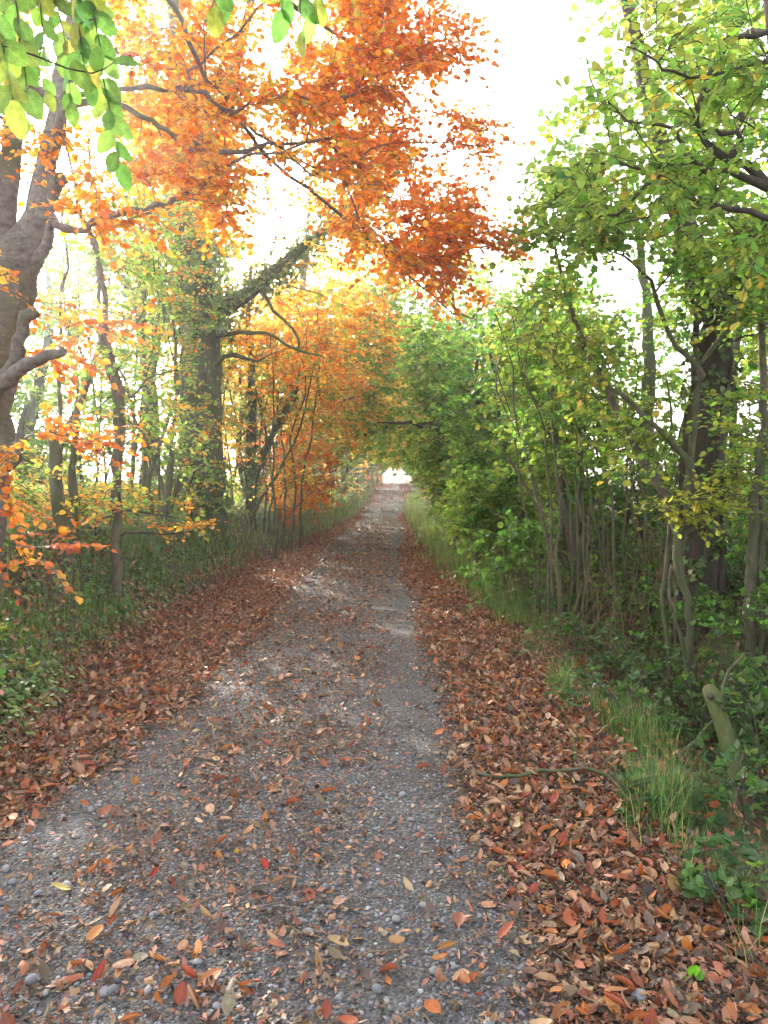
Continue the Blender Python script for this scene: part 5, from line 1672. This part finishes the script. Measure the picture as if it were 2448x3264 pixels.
placed = 0
while placed < 290:
    Y = 2.1 + 4.4 * lr.random() ** 1.15
    px = lr.uniform(-60, 2300)
    x = (px - VX) / FPX * Y
    if not (float(XL(Y)) - .05 < x < float(XR(Y)) + .1):
        continue
    d = float(litter_density(np.array(x), np.array(Y)))
    if lr.random() > .16 + .84 * d:
        continue
    kind = lr.choice(list(MESH), p=[.38, .24, .38])
    where = 'lying loose on the bare grey gravel' if d < .45 else ('lying on the thick leaf litter of the right-hand edge' if x > 0 else 'lying on the leaf litter of the left-hand edge')
    put_leaf(MESH[kind][lr.integers(len(MESH[kind]))], x, Y, lr.uniform(.05, .082), f'{kind} curled beech leaf {where}', f'{kind} leaves {where[6:]}', lift=.010 + .02 * d)
    placed += 1
for px, py, c, L, lab in [(757, 2797, (.62, .42, .04), .05, 'small bright yellow leaf lying alone in mid-lane on the gravel'),
                          (190, 2905, (.56, .44, .16), .075, 'broad pale yellow leaf lying flat near the left edge of the lane'),
                          (1293, 2905, (.52, .37, .22), .06, 'pale buff leaf on the dark gravel track, upper of two close together'),
                          (1350, 2940, (.38, .20, .09), .06, 'brown curled leaf on the dark gravel track, lower of two close together'),
                          (1258, 3095, (.42, .24, .10), .06, 'curled tan leaf on the dark gravel track below the buff one'),
                          (1425, 3115, (.44, .22, .08), .065, 'long folded tan leaf at the edge of the right-hand litter'),
                          (845, 2835, (.42, .05, .03), .055, 'vivid red leaf on the gravel just below the small yellow one'),
                          (495, 2870, (.40, .06, .03), .065, 'dark red leaf lying flat on the gravel at left of mid-lane'),
                          (595, 3205, (.42, .09, .04), .075, 'red-brown leaf with a sunken middle near the bottom left of the lane'),
                          (320, 3205, (.40, .07, .05), .07, 'shiny red leaf at the bottom left beside the round grey pebbles'),
                          (1830, 2690, (.46, .24, .10), .08, 'large upright tan leaf standing on edge in the right-hand litter'),
                          (1950, 3150, (.44, .26, .13), .085, 'large flat tan leaf in the litter near the bottom right'),
                          (2150, 3110, (.46, .20, .07), .085, 'long orange-tan leaf tilted up in the litter near the bottom right corner'),
                          (1930, 3100, (.60, .22, .02), .05, 'small bright orange leaf on the litter near the bottom right'),
                          (690, 2290, (.60, .44, .08), .055, 'yellow leaf alone on the gravel left of mid-lane further up')]:
    Y = EYE * FPX / (py - VY)
    put_leaf(leaf_mesh(int(px), c), (px - VX) / FPX * Y, Y, L, lab, lift=.02)
gl_ = MB()
Y = EYE * FPX / (3170 - VY)
det_leaves(gl_, np.array([[0, 0, .01], [.012, .01, .0], [-.01, .012, 0]]), np.array([[.1, -.2, 1.], [.8, .1, .4], [-.8, .2, .4]]), np.array([[0, -1., .3], [0, -.3, 1], [0, -.3, 1]]), np.array([.05, .035, .03]),
           np.array([.8, .8, .8]), np.array([.3, .4, .4]), np.array([-.3, -.2, -.2]), np.array([[.12, .32, .03]] * 3), nu=9, nv=7)
sd_ = bpy.data.objects.new('seedling', gl_.mesh('seedling', M_LEAFV, uv=True, smooth_shade=True))
col.objects.link(sd_)
sd_.location = ((2207 - VX) / FPX * Y, Y, float(lane_z((2207 - VX) / FPX * Y, Y)) + .012)
tag(sd_, 'tiny bright green seedling in the litter near the bottom right', 'seedling')


# single pebbles
def pebble_mesh(seed, c):
    r = np.random.default_rng(seed)
    mb = MB()
    V, F = ico(3)
    q = V * np.array([1, r.uniform(.68, .92), r.uniform(.5, .72)])
    for k in range(3):
        ax = norm(r.normal(0, 1, 3))
        q = q * (1 + .07 * np.sin(2.2 * (V @ ax) + k))[:, None]
    mb.add(q, F, np.tile(c, (len(F), 1)))
    return mb.mesh('pebble', M_STONE, smooth_shade=True)


PM = [pebble_mesh(600 + k, c) for k, c in enumerate([(.19, .19, .195), (.24, .237, .233), (.15, .15, .153), (.29, .28, .265), (.21, .195, .18), (.25, .252, .258)])]


def put_pebble(k, x, y, S, label, group=None):
    o = bpy.data.objects.new('pebble', PM[k % len(PM)])
    col.objects.link(o)
    o.location = (x, y, float(lane_z(x, y)) + S * .32)
    o.rotation_euler = (lr.normal(0, .15), lr.normal(0, .15), lr.uniform(0, 6.28))
    o.scale = (S, S, S)
    tag(o, label, 'pebble', group)


n = 0
while n < 130:
    Y = 2.15 + 4.2 * lr.random() ** 1.3
    px = lr.uniform(0, 2100)
    x = (px - VX) / FPX * Y
    if not (float(XL(Y)) + .1 < x < float(XR(Y)) - .05):
        continue
    if lr.random() < .75 * float(litter_density(np.array(x), np.array(Y))):
        continue
    put_pebble(int(lr.integers(6)), x, Y, .008 + .012 * lr.random() ** 2, 'smooth grey pebble, one of the larger stones in the lane gravel', 'larger pebbles in the lane gravel')
    n += 1
for k, (px, py, S, lab) in enumerate([(105, 3190, .026, 'large round pale grey pebble at the bottom left corner'), (335, 3240, .02, 'grey pebble right below the shiny red leaf at bottom left'),
                                      (362, 3238, .02, 'lighter grey pebble touching its neighbour below the shiny red leaf'), (215, 2875, .021, 'smooth grey pebble above the broad pale yellow leaf'),
                                      (290, 2610, .022, 'pointed grey pebble near the left edge of the lane'), (658, 2600, .017, 'round bluish pebble in mid-lane above the bright patch'),
                                      (1385, 3175, .02, 'flat dark pebble at the bottom on the gravel track'), (2035, 3225, .026, 'smooth blue-grey stone in the litter at bottom right'),
                                      (1040, 2890, .02, 'light grey pebble in the bright patch of the lane')]):
    Y = EYE * FPX / (py - VY)
    put_pebble(k, (px - VX) / FPX * Y, Y, S, lab)

# the hedge line across the field beyond the gap
fh = MB()
n_ = 2600
fx = lr.uniform(-45, 45, n_)
fy = 150 + lr.normal(0, 1.2, n_)
ft = 3.0 + 1.6 * (fbm(fx * .12, fx * 0, 3) - .5) * 2
fz = height(fx, fy) + (ft - height(fx, fy)) * lr.random(n_)
leaves(fh, np.stack([fx, fy, fz], -1), lr.normal(0, 1, (n_, 3)), lr.normal(0, 1, (n_, 3)), lr.uniform(.5, 1.0, n_), pick(GREYGREEN + DEEP, n_, lr), LEAF, 1.2)
tag(fh.build('far_hedge', M_LEAF, None), 'pale distant hedge across the field, seen through the bright gap', 'hedge', kind='stuff')

# far end: a post by the gap and the hedge across the field
po = empty('gate_post', (1.35, 97, float(height(1.35, 97))), 'thin dark post standing at the right of the bright gap', 'post')
mb = MB()
z = float(height(1.35, 97))
tube(mb, np.array([(1.35, 97, z - .2), (1.34, 97, z + .6), (1.35, 97, z + 1.5)]), [.07, .065, .06], 8)
mb.build('shaft', M_DARK, po, cols=False)

# ------------------------------------------------------------------ autumn haze
def haze(density=.006):
    mb = MB()
    x0, x1, y0, y1, z0, z1 = -90., 90., -30., 190., -6., 24.
    V = np.array([(x0, y0, z0), (x1, y0, z0), (x1, y1, z0), (x0, y1, z0), (x0, y0, z1), (x1, y0, z1), (x1, y1, z1), (x0, y1, z1)])
    mb.add(V, np.array([(0, 3, 2, 1), (4, 5, 6, 7), (0, 1, 5, 4), (1, 2, 6, 5), (2, 3, 7, 6), (3, 0, 4, 7)]))
    m, nt, out = new_mat("haze")
    v = nt.nodes.new("ShaderNodeVolumePrincipled")
    v.inputs['Color'].default_value = (.95, .96, 1, 1)
    v.inputs['Density'].default_value = density
    v.inputs['Anisotropy'].default_value = .78
    nt.links.new(v.outputs[0], out.inputs['Volume'])
    tag(mb.build('haze', m, None, cols=False), 'pale autumn haze in the lane', 'haze', kind='stuff')


HAZE = 0.0024
if HAZE:
    haze(HAZE)
    cy.volume_bounces = 0
